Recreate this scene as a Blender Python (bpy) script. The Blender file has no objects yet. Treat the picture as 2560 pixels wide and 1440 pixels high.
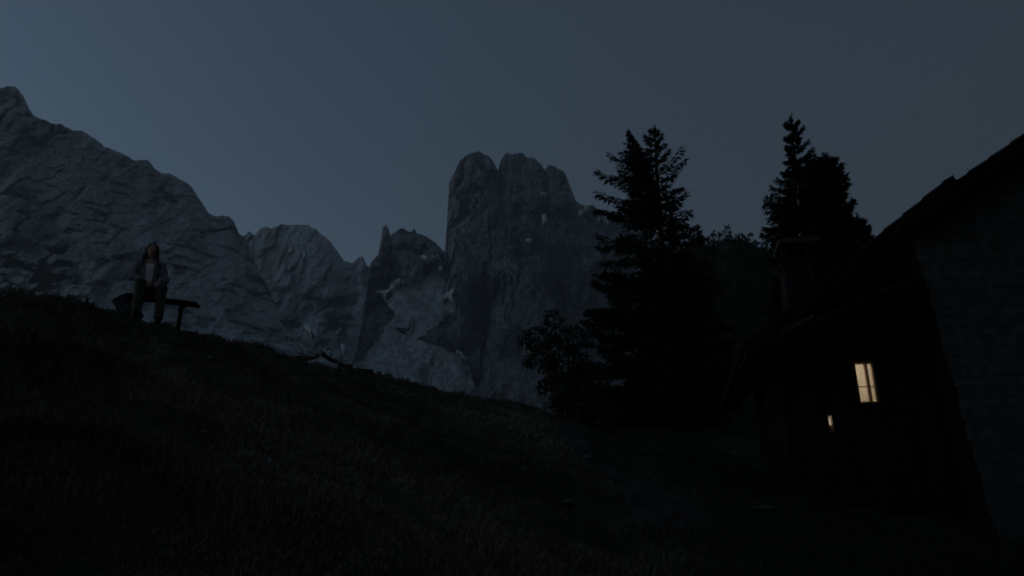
import bpy, bmesh, math, random
import numpy as np
from mathutils import Vector, Matrix

R = math.radians
random.seed(7)
RNG = np.random.default_rng(11)
SC = bpy.context.scene
COL = SC.collection

# ------------------------------------------------------------------ camera
PITCH = R(23.0)
F = 2200.0                       # focal length in pixels of the 2560 px wide photograph
EYE = Vector((0, 0, 1.6))
cam_d = bpy.data.cameras.new('camera'); cam = bpy.data.objects.new('camera', cam_d); COL.objects.link(cam)
cam_d.sensor_width = 36.0; cam_d.lens = 36.0 * F / 2560.0
cam_d.clip_start = 0.1; cam_d.clip_end = 30000
cam.location = EYE; cam.rotation_euler = (R(90) + PITCH, 0, 0)
SC.camera = cam

# ------------------------------------------------------------------ sky, sun, exposure
SUN_EL, SUN_AZ = R(-4.8), R(-83)        # the sun has gone down well to the left; dusk
SKY_STRENGTH = 0.15
EXPOSURE = 6.0                           # a long exposure at dusk
world = bpy.data.worlds.new('World'); SC.world = world; world.use_nodes = True
wn, wl = world.node_tree.nodes, world.node_tree.links
wn.clear()
w_out = wn.new('ShaderNodeOutputWorld'); w_bg = wn.new('ShaderNodeBackground')
w_sky = wn.new('ShaderNodeTexSky'); w_sky.sky_type = 'NISHITA'; w_sky.sun_disc = False
w_sky.sun_elevation = SUN_EL; w_sky.sun_rotation = SUN_AZ
w_sky.air_density = 1.0; w_sky.dust_density = 8.0; w_sky.ozone_density = 1.0; w_sky.altitude = 1700
w_wb = wn.new('ShaderNodeMix'); w_wb.data_type = 'RGBA'; w_wb.blend_type = 'MULTIPLY'; w_wb.inputs[0].default_value = 1.0
w_wb.inputs[7].default_value = (1.03, 1.07, 0.97, 1)       # white balance of the photograph
wl.new(w_sky.outputs[0], w_wb.inputs[6]); wl.new(w_wb.outputs[2], w_bg.inputs[0])
w_bg.inputs[1].default_value = SKY_STRENGTH
wl.new(w_bg.outputs[0], w_out.inputs[0])

sun_d = bpy.data.lights.new('sun', 'SUN'); sun = bpy.data.objects.new('sun', sun_d); COL.objects.link(sun)
sun_d.energy = 0.0005; sun_d.angle = R(10); sun_d.color = (1.0, 0.8, 0.65)
sd = Vector((math.sin(SUN_AZ) * math.cos(SUN_EL), math.cos(SUN_AZ) * math.cos(SUN_EL), math.sin(SUN_EL)))
sun.rotation_euler = sd.to_track_quat('Z', 'Y').to_euler()

SC.view_settings.view_transform = 'Standard'; SC.view_settings.look = 'None'
SC.view_settings.exposure = EXPOSURE; SC.view_settings.gamma = 1.0
SC.view_settings.use_curve_mapping = False
SC.render.engine = 'CYCLES'
SC.cycles.use_denoising = True
SC.cycles.max_bounces = 5; SC.cycles.diffuse_bounces = 3; SC.cycles.glossy_bounces = 2
SC.cycles.transmission_bounces = 4; SC.cycles.volume_bounces = 0; SC.cycles.transparent_max_bounces = 6
SC.cycles.sample_clamp_indirect = 0.1
SC.cycles.filter_width = 1.9

# ------------------------------------------------------------------ helpers
CP, SP = math.cos(PITCH), math.sin(PITCH)
def at(px, py, Y):
    """the point at distance Y (metres ahead) seen at pixel px, py of the photograph"""
    X = (px - 1280.0) / F; V = (720.0 - py) / F
    dy = CP - V * SP; dz = SP + V * CP
    return Vector((X / dy * Y, Y, EYE.z + dz / dy * Y))
def at_np(px, py, Y):
    X = (px - 1280.0) / F; V = (720.0 - py) / F
    dy = CP - V * SP; dz = SP + V * CP
    return np.stack([X / dy * Y, Y + 0 * px, EYE.z + dz / dy * Y], -1)

def _h(ix, iy, iz, seed):
    n = (ix.astype(np.int64) * 374761393 + iy.astype(np.int64) * 668265263 + iz.astype(np.int64) * 2147483647 + seed * 974634777) & 0xffffffff
    n = ((n ^ (n >> 13)) * 1274126177) & 0xffffffff
    n = ((n ^ (n >> 16)) * 2246822519) & 0xffffffff
    n = n ^ (n >> 15)
    return (n & 0xffff).astype(np.float64) / 32767.5 - 1.0
def noise(x, y, z=0.0, seed=0):
    x, y, z = np.broadcast_arrays(np.asarray(x, float), np.asarray(y, float), np.asarray(z, float))
    fx, fy, fz = np.floor(x), np.floor(y), np.floor(z)
    tx, ty, tz = x - fx, y - fy, z - fz
    tx = tx * tx * tx * (tx * (tx * 6 - 15) + 10); ty = ty * ty * ty * (ty * (ty * 6 - 15) + 10); tz = tz * tz * (3 - 2 * tz)
    r = 0
    for a in (0, 1):
        for b in (0, 1):
            for c in (0, 1):
                w = (tx if a else 1 - tx) * (ty if b else 1 - ty) * (tz if c else 1 - tz)
                r = r + w * _h(fx + a, fy + b, fz + c, seed)
    return r
def fbm(x, y, z=0.0, o=4, seed=0, gain=0.5, lac=2.03):
    r, a = 0, 1.0
    for i in range(o):
        r = r + a * noise(np.asarray(x) * lac ** i, np.asarray(y) * lac ** i, np.asarray(z) * lac ** i, seed + i * 17); a *= gain
    return r
def ridged(x, y, z=0.0, o=4, seed=0, gain=0.5):
    r, a = 0, 1.0
    for i in range(o):
        n = noise(np.asarray(x) * 2.1 ** i, np.asarray(y) * 2.1 ** i, np.asarray(z) * 2.1 ** i, seed + i * 13)
        r = r + a * (1 - 2 * np.abs(n)); a *= gain
    return r
def facets(x, y, seed):
    """broken rock: every cell its own offset and tilt, sharp cracks between"""
    fx, fy = np.floor(x), np.floor(y); best = np.full(x.shape, 1e9); out = np.zeros(x.shape); sec = np.full(x.shape, 1e9)
    for a in (-1, 0, 1):
        for b in (-1, 0, 1):
            cx, cy = fx + a, fy + b; z0 = np.zeros_like(cx)
            px, py = cx + 0.5 + 0.48 * _h(cx, cy, z0, seed), cy + 0.5 + 0.48 * _h(cx, cy, z0 + 1, seed)
            d = (x - px) ** 2 + (y - py) ** 2
            val = 0.5 * _h(cx, cy, z0 + 2, seed) + 0.9 * _h(cx, cy, z0 + 3, seed) * (x - px) + 0.6 * _h(cx, cy, z0 + 4, seed) * (y - py)
            m = d < best; sec = np.where(m, best, np.minimum(sec, d)); out = np.where(m, val, out); best = np.where(m, d, best)
    crack = np.clip(1 - (np.sqrt(sec) - np.sqrt(best)) / 0.10, 0, 1)
    return out + 0.35 * crack, crack
def sstep(a, b, x):
    t = np.clip((np.asarray(x, float) - a) / (b - a), 0, 1); return t * t * (3 - 2 * t)

def new_mesh(name, verts, faces, mat=None, smooth=False):
    """verts (n,3), faces: array (m,3|4) or list of arrays"""
    me = bpy.data.meshes.new(name)
    verts = np.asarray(verts, np.float32)
    fl = faces if isinstance(faces, list) else [faces]
    fl = [np.asarray(f, np.int32) for f in fl if len(f)]
    nl = sum(f.size for f in fl); nf = sum(len(f) for f in fl)
    me.vertices.add(len(verts)); me.vertices.foreach_set('co', verts.ravel())
    me.loops.add(nl); me.loops.foreach_set('vertex_index', np.concatenate([f.ravel() for f in fl]))
    me.polygons.add(nf)
    tot = np.concatenate([np.full(len(f), f.shape[1], np.int32) for f in fl])
    st = np.concatenate([[0], np.cumsum(tot)[:-1]]).astype(np.int32)
    me.polygons.foreach_set('loop_start', st); me.polygons.foreach_set('loop_total', tot)
    me.polygons.foreach_set('use_smooth', np.full(nf, bool(smooth)))
    me.update(calc_edges=True)
    me.validate()
    if mat: me.materials.append(mat)
    return me
def obj(name, me, parent=None, label=None, cat=None, group=None, kind=None, loc=None, rot=None):
    o = bpy.data.objects.new(name, me); COL.objects.link(o)
    if parent: o.parent = parent
    if loc is not None: o.location = loc
    if rot is not None: o.rotation_euler = rot
    if label: o['label'] = label
    if cat: o['category'] = cat
    if group: o['group'] = group
    if kind: o['kind'] = kind
    return o
def grid_faces(nu, nv, wrap=False):
    i = np.arange(nu if wrap else nu - 1); j = np.arange(nv - 1)
    I, J = np.meshgrid(i, j, indexing='ij'); I2 = (I + 1) % nu
    return np.stack([I * nv + J, I2 * nv + J, I2 * nv + J + 1, I * nv + J + 1], -1).reshape(-1, 4)

class MB:
    """collects boxes, tubes and plates into ONE mesh"""
    def __init__(s): s.v = []; s.q = []; s.t = []
    def n(s): return len(s.v)
    def box(s, lo, hi, M=None, taper=None):
        b = s.n(); x0, y0, z0 = lo; x1, y1, z1 = hi
        for p in ((x0,y0,z0),(x1,y0,z0),(x1,y1,z0),(x0,y1,z0),(x0,y0,z1),(x1,y0,z1),(x1,y1,z1),(x0,y1,z1)):
            p = Vector(p); s.v.append(tuple(M @ p if M else p))
        for f in ((0,3,2,1),(4,5,6,7),(0,1,5,4),(1,2,6,5),(2,3,7,6),(3,0,4,7)): s.q.append(tuple(b + i for i in f))
        return s
    def prism(s, poly, y0, y1):
        """polygon in local x,z extruded along y"""
        b = s.n(); n = len(poly)
        for y in (y0, y1):
            for x, z in poly: s.v.append((x, y, z))
        for i in range(n):
            j = (i + 1) % n; s.q.append((b + i, b + j, b + n + j, b + n + i))
        for i in range(1, n - 1):
            s.t.append((b, b + i + 1, b + i)); s.t.append((b + n, b + n + i, b + n + i + 1))
        return s
    def tube(s, pts, rads, k=8, cap=True):
        pts = [Vector(p) for p in pts]; b = s.n()
        for i, p in enumerate(pts):
            d = (pts[min(i + 1, len(pts) - 1)] - pts[max(i - 1, 0)]).normalized()
            u = d.orthogonal().normalized() if i == 0 else (u - d * u.dot(d)).normalized()
            w = d.cross(u)
            for a in range(k):
                c = 2 * math.pi * a / k
                s.v.append(tuple(p + (u * math.cos(c) + w * math.sin(c)) * rads[i]))
        for i in range(len(pts) - 1):
            for a in range(k):
                a2 = (a + 1) % k
                s.q.append((b + i * k + a, b + i * k + a2, b + (i + 1) * k + a2, b + (i + 1) * k + a))
        if cap:
            for i, fl in ((0, True), (len(pts) - 1, False)):
                c = s.n(); s.v.append(tuple(pts[i]))
                for a in range(k):
                    a2 = (a + 1) % k
                    s.t.append((c, b + i * k + a2, b + i * k + a) if fl else (c, b + i * k + a, b + i * k + a2))
        return s
    def mesh(s, name, mat, smooth=False, bevel=0):
        me = new_mesh(name, np.array(s.v), [np.array(s.q, np.int32).reshape(-1, 4), np.array(s.t, np.int32).reshape(-1, 3)], mat, smooth)
        if bevel:
            bm = bmesh.new(); bm.from_mesh(me)
            bmesh.ops.bevel(bm, geom=list(bm.edges), offset=bevel, segments=1, affect='EDGES', clamp_overlap=True)
            bm.to_mesh(me); bm.free()
        return me

# ---- materials
def mat_noise(name, c1, c2, scale=2.0, rough=0.85, bump=0.3, bscale=None, c3=None, s3=0.3, stretch=(1, 1, 1), coord='Object', spec=0.25, detail=6):
    m = bpy.data.materials.new(name); m.use_nodes = True
    n, l = m.node_tree.nodes, m.node_tree.links
    b = n['Principled BSDF']; b.inputs['Roughness'].default_value = rough; b.inputs['Specular IOR Level'].default_value = spec
    tc = n.new('ShaderNodeTexCoord'); mp = n.new('ShaderNodeMapping'); mp.inputs['Scale'].default_value = stretch
    l.new(tc.outputs[coord], mp.inputs[0])
    t = n.new('ShaderNodeTexNoise'); t.inputs['Scale'].default_value = scale; t.inputs['Detail'].default_value = detail
    l.new(mp.outputs[0], t.inputs['Vector'])
    r = n.new('ShaderNodeValToRGB'); r.color_ramp.elements[0].position = 0.33; r.color_ramp.elements[1].position = 0.67
    r.color_ramp.elements[0].color = (*c1, 1); r.color_ramp.elements[1].color = (*c2, 1)
    l.new(t.outputs[0], r.inputs[0]); out = r.outputs[0]
    if c3:
        t2 = n.new('ShaderNodeTexNoise'); t2.inputs['Scale'].default_value = s3; t2.inputs['Detail'].default_value = 4
        l.new(mp.outputs[0], t2.inputs['Vector'])
        r2 = n.new('ShaderNodeValToRGB'); r2.color_ramp.elements[0].position = 0.48; r2.color_ramp.elements[1].position = 0.62
        l.new(t2.outputs[0], r2.inputs[0])
        mx = n.new('ShaderNodeMix'); mx.data_type = 'RGBA'; mx.inputs[7].default_value = (*c3, 1)
        l.new(r2.outputs[0], mx.inputs[0]); l.new(out, mx.inputs[6]); out = mx.outputs[2]
    l.new(out, b.inputs['Base Color'])
    if bump:
        t3 = n.new('ShaderNodeTexNoise'); t3.inputs['Scale'].default_value = bscale or scale * 3; t3.inputs['Detail'].default_value = 5
        l.new(mp.outputs[0], t3.inputs['Vector'])
        bp = n.new('ShaderNodeBump'); bp.inputs['Strength'].default_value = bump; bp.inputs['Distance'].default_value = 0.02
        l.new(t3.outputs[0], bp.inputs['Height']); l.new(bp.outputs[0], b.inputs['Normal'])
    return m
def mat_attr(m, attr, col):
    """mix colour col in where the mesh attribute attr is 1 (plants, and shade painted into the colour)"""
    n, l = m.node_tree.nodes, m.node_tree.links; b = n['Principled BSDF']
    src = b.inputs['Base Color'].links[0].from_socket
    a = n.new('ShaderNodeAttribute'); a.attribute_name = attr
    mx = n.new('ShaderNodeMix'); mx.data_type = 'RGBA'; mx.inputs[7].default_value = (*col, 1)
    l.new(a.outputs['Fac'], mx.inputs[0]); l.new(src, mx.inputs[6]); l.new(mx.outputs[2], b.inputs['Base Color'])
    return m
def mat_attr_under(m, attr, col):
    """like mat_attr, but under the plants"""
    n, l = m.node_tree.nodes, m.node_tree.links; top = n['Principled BSDF'].inputs['Base Color'].links[0].from_node
    src = top.inputs[6].links[0].from_socket
    a = n.new('ShaderNodeAttribute'); a.attribute_name = attr
    mx = n.new('ShaderNodeMix'); mx.data_type = 'RGBA'; mx.inputs[7].default_value = (*col, 1)
    l.new(a.outputs['Fac'], mx.inputs[0]); l.new(src, mx.inputs[6]); l.new(mx.outputs[2], top.inputs[6])
def fattr(me, name, arr):
    a = me.attributes.new(name, 'FLOAT', 'POINT'); a.data.foreach_set('value', np.asarray(arr, np.float32).ravel())

M_ROCK = mat_attr(mat_noise('limestone', (0.42, 0.45, 0.48), (0.56, 0.59, 0.615), 0.05, 0.95, 0, c3=(0.35, 0.37, 0.39), s3=0.013, stretch=(1, 1, 0.22), spec=0.1, detail=9), 'veg_shade', (0.014, 0.019, 0.014))
M_ROCK2 = mat_attr(mat_noise('dark_limestone', (0.19, 0.205, 0.23), (0.34, 0.355, 0.38), 0.055, 0.95, 0, c3=(0.14, 0.145, 0.15), s3=0.014, stretch=(1, 1, 0.2), spec=0.1, detail=9), 'veg_shade', (0.016, 0.022, 0.016))
def mat_streaks(m, scale, stretch, lo):
    """dark water and lichen streaks running down the rock"""
    n, l = m.node_tree.nodes, m.node_tree.links; b = n['Principled BSDF']; src = b.inputs['Base Color'].links[0].from_socket
    tc = n.new('ShaderNodeTexCoord'); mp = n.new('ShaderNodeMapping'); mp.inputs['Scale'].default_value = stretch
    t = n.new('ShaderNodeTexNoise'); t.inputs['Scale'].default_value = scale; t.inputs['Detail'].default_value = 6; t.inputs['Roughness'].default_value = 0.65
    r = n.new('ShaderNodeValToRGB'); r.color_ramp.elements[0].position = 0.36; r.color_ramp.elements[1].position = 0.60
    r.color_ramp.elements[0].color = (lo, lo, lo, 1); r.color_ramp.elements[1].color = (1.08, 1.08, 1.08, 1)
    mx = n.new('ShaderNodeMix'); mx.data_type = 'RGBA'; mx.blend_type = 'MULTIPLY'; mx.inputs[0].default_value = 1.0
    l.new(tc.outputs['Object'], mp.inputs[0]); l.new(mp.outputs[0], t.inputs['Vector']); l.new(t.outputs[0], r.inputs[0])
    l.new(src, mx.inputs[6]); l.new(r.outputs[0], mx.inputs[7]); l.new(mx.outputs[2], b.inputs['Base Color'])
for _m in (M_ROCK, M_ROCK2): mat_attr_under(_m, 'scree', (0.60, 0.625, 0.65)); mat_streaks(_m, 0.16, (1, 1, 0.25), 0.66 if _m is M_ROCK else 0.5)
M_SCREE = mat_attr(mat_noise('scree', (0.38, 0.39, 0.37), (0.47, 0.47, 0.45), 0.02, 0.95, 0, spec=0.1, detail=8), 'veg_shade', (0.07, 0.085, 0.06))
M_SNOW = mat_noise('old_snow', (0.78, 0.8, 0.82), (0.9, 0.9, 0.9), 0.05, 0.7, 0, spec=0.2)
M_GROUND = mat_noise('meadow_soil', (0.03, 0.03, 0.02), (0.08, 0.068, 0.05), 1.3, 0.95, 0.4, 9, c3=(0.025, 0.036, 0.014), s3=0.35, spec=0.1)
M_GRASS = mat_noise('grass', (0.045, 0.041, 0.03), (0.145, 0.122, 0.098), 0.9, 0.8, 0, c3=(0.24, 0.195, 0.155), s3=0.23, spec=0.1)
for _m in (M_GROUND, M_GRASS): mat_attr(_m, 'lush_shade', (0.018, 0.026, 0.014))  # greener by the hut, and darkened there in place of shade
M_PATH = mat_noise('gravel_path', (0.02, 0.02, 0.021), (0.055, 0.054, 0.054), 5, 0.95, 0.5, 30, spec=0.1)
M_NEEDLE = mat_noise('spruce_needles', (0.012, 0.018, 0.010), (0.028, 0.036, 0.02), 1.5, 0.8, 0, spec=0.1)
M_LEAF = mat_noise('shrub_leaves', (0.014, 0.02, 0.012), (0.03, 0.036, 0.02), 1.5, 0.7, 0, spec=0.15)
M_BARK = mat_noise('bark', (0.06, 0.045, 0.035), (0.13, 0.10, 0.08), 6, 0.95, 0.6, 20, stretch=(1, 1, 0.2), spec=0.1)
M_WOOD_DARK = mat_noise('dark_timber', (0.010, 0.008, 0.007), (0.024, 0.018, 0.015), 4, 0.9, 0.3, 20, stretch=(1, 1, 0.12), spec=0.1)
M_WOOD_GREY = mat_noise('weathered_timber', (0.11, 0.105, 0.10), (0.2, 0.19, 0.18), 5, 0.9, 0.3, 22, stretch=(0.15, 1, 1), spec=0.1)
M_SHINGLE = [mat_noise('grey_shingle_%d' % i, tuple(k * c for c in (0.045, 0.05, 0.055)), tuple(k * c for c in (0.085, 0.09, 0.095)), 9, 0.9, 0.4, 40, stretch=(1, 1, 0.15), spec=0.1) for i, k in enumerate((1.0, 0.82, 1.2))]
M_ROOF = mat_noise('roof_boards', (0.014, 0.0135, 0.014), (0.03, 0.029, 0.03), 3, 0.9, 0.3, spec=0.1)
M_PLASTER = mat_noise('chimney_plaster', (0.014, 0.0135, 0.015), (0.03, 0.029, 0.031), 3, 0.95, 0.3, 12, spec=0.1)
M_TIN = mat_noise('zinc_sheet', (0.32, 0.33, 0.34), (0.42, 0.42, 0.43), 6, 0.5, 0.1, spec=0.5)
M_SLAB = mat_noise('weathered_slab', (0.035, 0.035, 0.038), (0.065, 0.065, 0.068), 6, 0.9, 0.3, 20, spec=0.1)
M_STONE = mat_noise('pale_stone', (0.10, 0.096, 0.09), (0.18, 0.172, 0.165), 8, 0.95, 0.5, 25, spec=0.1)
M_FRAME = mat_noise('brown_window_timber', (0.16, 0.075, 0.035), (0.26, 0.12, 0.06), 8, 0.6, 0.2, 30, stretch=(1, 1, 0.2))
M_ROOM = mat_noise('room_plaster', (0.62, 0.57, 0.47), (0.70, 0.65, 0.55), 3, 0.9, 0.1, spec=0.1)
M_SKIN = mat_noise('skin', (0.42, 0.27, 0.21), (0.5, 0.33, 0.26), 20, 0.6, 0, spec=0.3)
M_HAIR = mat_noise('dark_hair', (0.012, 0.01, 0.01), (0.03, 0.024, 0.022), 30, 0.5, 0.5, 90, stretch=(1, 1, 0.1))
M_JACKET = mat_noise('grey_mauve_jacket', (0.17, 0.155, 0.185), (0.23, 0.21, 0.25), 12, 0.9, 0.3, 60, spec=0.1)
M_TOP = mat_noise('white_top', (0.82, 0.82, 0.83), (0.88, 0.88, 0.88), 10, 0.9, 0.2, 40, spec=0.1)
M_TROUSER = mat_noise('dark_olive_trousers', (0.07, 0.072, 0.06), (0.12, 0.12, 0.10), 12, 0.9, 0.3, 60, spec=0.1)
M_BOOT = mat_noise('black_boots', (0.012, 0.011, 0.011), (0.025, 0.022, 0.02), 15, 0.7, 0.3)
M_PACK = mat_noise('dark_backpack_cloth', (0.03, 0.03, 0.045), (0.055, 0.05, 0.07), 15, 0.85, 0.3)
M_CUFF = mat_noise('dark_cuff', (0.02, 0.02, 0.026), (0.035, 0.033, 0.04), 15, 0.9, 0.2)
M_WOOD_DEF = M_WOOD_DARK
m = bpy.data.materials.new('window_glass'); m.use_nodes = True
_n, _l = m.node_tree.nodes, m.node_tree.links
_g = _n.new('ShaderNodeBsdfGlossy'); _g.inputs['Roughness'].default_value = 0.03
_t = _n.new('ShaderNodeBsdfTransparent'); _t.inputs[0].default_value = (0.92, 0.93, 0.92, 1)
_f = _n.new('ShaderNodeFresnel'); _f.inputs[0].default_value = 1.45
_x = _n.new('ShaderNodeMixShader'); _l.new(_f.outputs[0], _x.inputs[0]); _l.new(_t.outputs[0], _x.inputs[1]); _l.new(_g.outputs[0], _x.inputs[2])
_l.new(_x.outputs[0], _n['Material Output'].inputs[0]); M_GLASS = m

# ================================================================== GROUND
# crest of the meadow: pixel x -> (pixel y, distance ahead)
CR = np.array([(-900, 600, 10.5), (-400, 660, 10.6), (0, 737, 11), (150, 757, 11.3), (300, 787, 11.9), (400, 806, 12.3), (500, 828, 13), (600, 862, 14.3), (700, 890, 16),
               (800, 905, 17.6), (935, 938, 19.5), (1050, 966, 20.5), (1150, 984, 21.5), (1250, 1005, 22.5), (1350, 1022, 24), (1420, 1050, 26), (1520, 1078, 29),
               (1960, 1082, 30), (2100, 1100, 30), (2300, 1130, 30), (2560, 1170, 30), (3200, 1240, 30), (4200, 1330, 30)], float)
def crest_at(tanaz):
    """tan(azimuth) -> crest distance Y and height over the eye per metre"""
    px = 1280 + tanaz * F * 0.955
    for _ in range(4):
        py = np.interp(px, CR[:, 0], CR[:, 1]); V = (720 - py) / F
        px = 1280 + tanaz * F * (CP - V * SP)
    py = np.interp(px, CR[:, 0], CR[:, 1]); V = (720 - py) / F
    return np.interp(px, CR[:, 0], CR[:, 2]), (SP + V * CP) / (CP - V * SP)
def ground_z(x, y, detail=True):
    x = np.asarray(x, float); y = np.asarray(y, float)
    r = np.hypot(x, y) + 1e-6; az = np.arctan2(x, y)
    azc = np.clip(az, -R(56), R(56))
    Dc, ec = crest_at(np.tan(azc))
    yy = r * np.cos(azc)
    a = ec + 1.6 / Dc
    t = yy / Dc
    up = a * np.minimum(yy, Dc) - 0.0
    # rounded crest, then the far side falls away into the valley
    k = np.clip(t - 1, 0, None) * Dc
    z = up + np.where(k > 0, 0.10 * (1 - np.exp(-k / 1.0)) * 0 - 0.45 * np.maximum(k - 1.2, 0) * np.exp(-k / 90.0) * 1.0 - 0.0 * k, 0)
    side = sstep(R(50), R(100), np.abs(az))          # beside and behind the camera the meadow falls gently
    zb = -0.06 * r * np.exp(-r / 300.0)
    zl = np.where(az < 0, 0.25, -0.05) * r * np.exp(-r / 60.0)
    z = z * (1 - side) + side * (zb * sstep(R(90), R(140), np.abs(az)) + zl * (1 - sstep(R(90), R(140), np.abs(az))))
    far = sstep(60, 400, r)
    z = z * (1 - far) + far * (-25 + 10 * noise(x / 300, y / 300, 0, 3))
    if detail:
        fade = sstep(1.0, 3.5, r) * (1 - sstep(60, 120, r))
        z = z + fade * (0.10 * fbm(x * 0.8, y * 0.8, 0, 2, 5) + 0.065 * fbm(x * 2.6, y * 2.6, 0, 3, 9))
        bench = np.exp(-(((x + 5.6) / 1.3) ** 2 + ((y - 15.4) / 0.9) ** 2))
        z = z - bench * fade * 0.0
    return z
def meet(px, py):
    """where that line of sight meets the meadow"""
    Y = np.arange(2.5, 40, 0.05); d = at(px, py, 1.0) - EYE
    x, z = d.x * Y, EYE.z + d.z * Y
    i = int(np.argmax(z < ground_z(x, Y))); return Vector((x[i], Y[i], z[i]))
def gz(x, y): return float(ground_z(np.array([x]), np.array([y]))[0])

def lush_shade(x, y):
    """greener growth round the hut, with shade painted in; dry grass on the slope"""
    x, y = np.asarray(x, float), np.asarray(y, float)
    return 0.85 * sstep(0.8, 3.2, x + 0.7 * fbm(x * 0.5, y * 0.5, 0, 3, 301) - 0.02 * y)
def build_ground():
    az = np.concatenate([np.linspace(-180, -50, 40)[:-1], np.linspace(-50, 50, 560), np.linspace(50, 180, 40)[1:-1]])
    rr = np.concatenate([[0.3], np.geomspace(1.0, 70, 330), np.geomspace(75, 1950, 40)])
    A, RR = np.meshgrid(np.radians(az), rr, indexing='ij')
    x = RR * np.sin(A); y = RR * np.cos(A)
    z = ground_z(x, y)
    me = new_mesh('ground', np.stack([x, y, z], -1).reshape(-1, 3), grid_faces(len(az), len(rr), wrap=True)[:, ::-1], M_GROUND, True)
    fattr(me, 'lush_shade', lush_shade(x, y))
    obj('ground', me, kind='structure', label='dark rough alpine meadow rising to the ridge with the bench')
build_ground()

# ================================================================== MOUNTAINS
def poly_sample(pts, n):
    p = np.array(pts, float); d = np.hypot(*np.diff(p, axis=0).T); s = np.concatenate([[0], np.cumsum(d)])
    u = np.linspace(0, s[-1], n)
    return np.interp(u, s, p[:, 0]), np.interp(u, s, p[:, 1])
def massif(name, crest, base, Yb, Yc, nu, nv, seed, mat, label, amp=1.0, jag=3.0, rib=55.0, edge=0.0, veg_shade=None, hollow=None, power=1.0, ledge=0.25, yfun=None, flute=0.0, tilt=0.0, stain_shade=1.0, scree_fn=None):
    """a rock mass: crest and foot given in the photograph, built at its own distance with relief and a back"""
    px, py = poly_sample(crest, nu)
    s = np.linspace(0, 1, nu)
    py = py + jag * (fbm(px / 26.0, seed * 7.3, 0, 3, seed) - 0.5 * np.abs(noise(px / 9.0, 3.1, seed, seed + 2)))
    bpy_ = np.interp(px, [b[0] for b in base], [b[1] for b in base])
    bpy_ = np.maximum(bpy_, py + 12)
    yb = np.interp(px, [b[0] for b in Yb], [b[1] for b in Yb]); yc = np.interp(px, [b[0] for b in Yc], [b[1] for b in Yc])
    v = np.linspace(0, 1, nv)
    PX = np.repeat(px[:, None], nv, 1); PY = bpy_[:, None] + (py - bpy_)[:, None] * v[None]
    Y0 = yb[:, None] + (yc - yb)[:, None] * (v[None] ** power)
    if yfun: Y0 = yfun(PX, PY)
    P0 = at_np(PX, PY, Y0)
    X, Z = P0[..., 0], P0[..., 2]
    rel = fbm(X / (rib * 3.5), Z / (rib * 3.5), seed, 3, seed + 5) * rib * 0.45
    jx = X + rib * 0.10 * fbm(X / (rib * .35), Z / (rib * .35), 2.2, 3, seed + 60) + 0.22 * Z * tilt; jz = Z + rib * 0.10 * fbm(X / (rib * .35), Z / (rib * .35), 7.2, 3, seed + 61)
    f1, k1 = facets(jx / (rib * 0.75), jz / (rib * 1.9), seed); f2, k2 = facets(jx / (rib * 0.30), jz / (rib * 1.0), seed + 1); f3, k3 = facets(jx / (rib * 0.12), jz / (rib * 0.30), seed + 2); f4, k4 = facets(jx / (rib * 0.055), jz / (rib * 0.11), seed + 4)
    rel += f1 * rib * 0.20 + f2 * rib * 0.13 + f3 * rib * 0.085 + f4 * rib * 0.04
    brk = sstep(-0.15, 0.35, fbm(X / (rib * 0.4), Z / (rib * 0.6), 3.3, 3, seed + 90))
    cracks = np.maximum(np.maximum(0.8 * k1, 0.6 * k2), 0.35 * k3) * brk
    rel += fbm(X / (rib * 0.08), Z / (rib * 0.08), 0, 2, seed + 3) * rib * 0.015
    gul = ridged(jx / (rib * 1.1) + 3.3, jz / (rib * 4.5), seed, 3, seed + 12, 0.6); rel += sstep(0.85, 1.45, gul) * rib * 0.55 * (flute > 0)
    rel -= flute * ridged(jx / (rib * 0.55), jz / (rib * 5.0), seed, 2, seed + 9, 0.5) * rib * 0.10
    led = Z / (rib * 0.9) + 0.7 * fbm(X / (rib * 2), Z / (rib * 2), 0, 2, seed + 30)
    rel += ledge * (led - np.floor(led)) ** 3 * rib * -0.12
    if scree_fn:   # loose scree: runnels and boulders instead of cliff
        sm = scree_fn(PX, PY, X, Z); q = X + 0.55 * Z
        rs_ = fbm(q / 26, Z / 240, 0, 3, seed) * 4.0 + fbm(X / 5, Z / 5, 0, 3, seed + 2) * 1.2 + fbm(X / 90, Z / 90, 0, 2, seed + 1) * 8 + 6
        rel = rel * (1 - sm) + rs_ * sm
    if edge:
        e = (px - px.min()) / (np.ptp(px)); rel += (edge * (np.abs(2 * e - 1) ** 4))[:, None]
    if hollow: rel += hollow(PX, PY)
    Y = Y0 + amp * rel * (0.35 + 0.65 * sstep(0, 0.06, 1 - v))[None]
    P = at_np(PX, PY, Y)
    vg = np.clip(veg_shade(PX, PY, X, Z), 0, 1) if veg_shade else np.zeros_like(PX)
    if flute: vg = np.maximum(vg, 0.7 * stain_shade * cracks)  # cracks darkened in colour, crevice shade painted into the rock
    if flute: vg = np.maximum(vg, 0.75 * stain_shade * sstep(0.55, 0.95, fbm(X / (rib * .30), Z / (rib * 1.6), 4.4, 4, seed + 70) + 0.25 * fbm(X / rib, Z / rib, 0, 2, seed + 71)))
    # back slope and a skirt that goes down into the valley
    nb = 8; back = []
    for k in range(1, nb + 1):
        q = P[:, -1].copy(); q[:, 1] += 22 * k; q[:, 0] += 0; q[:, 2] -= 26 * k ** 1.15; back.append(q)
    sk = P[:, 0].copy(); sk[:, 2] = -60; sk[:, 1] -= 60
    full = np.concatenate([sk[:, None], P, np.stack(back, 1)], 1)
    me = new_mesh(name, full.reshape(-1, 3), grid_faces(nu, full.shape[1]), mat, False)
    sm = scree_fn(PX, PY, X, Z) if scree_fn else np.zeros_like(PX)
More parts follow.
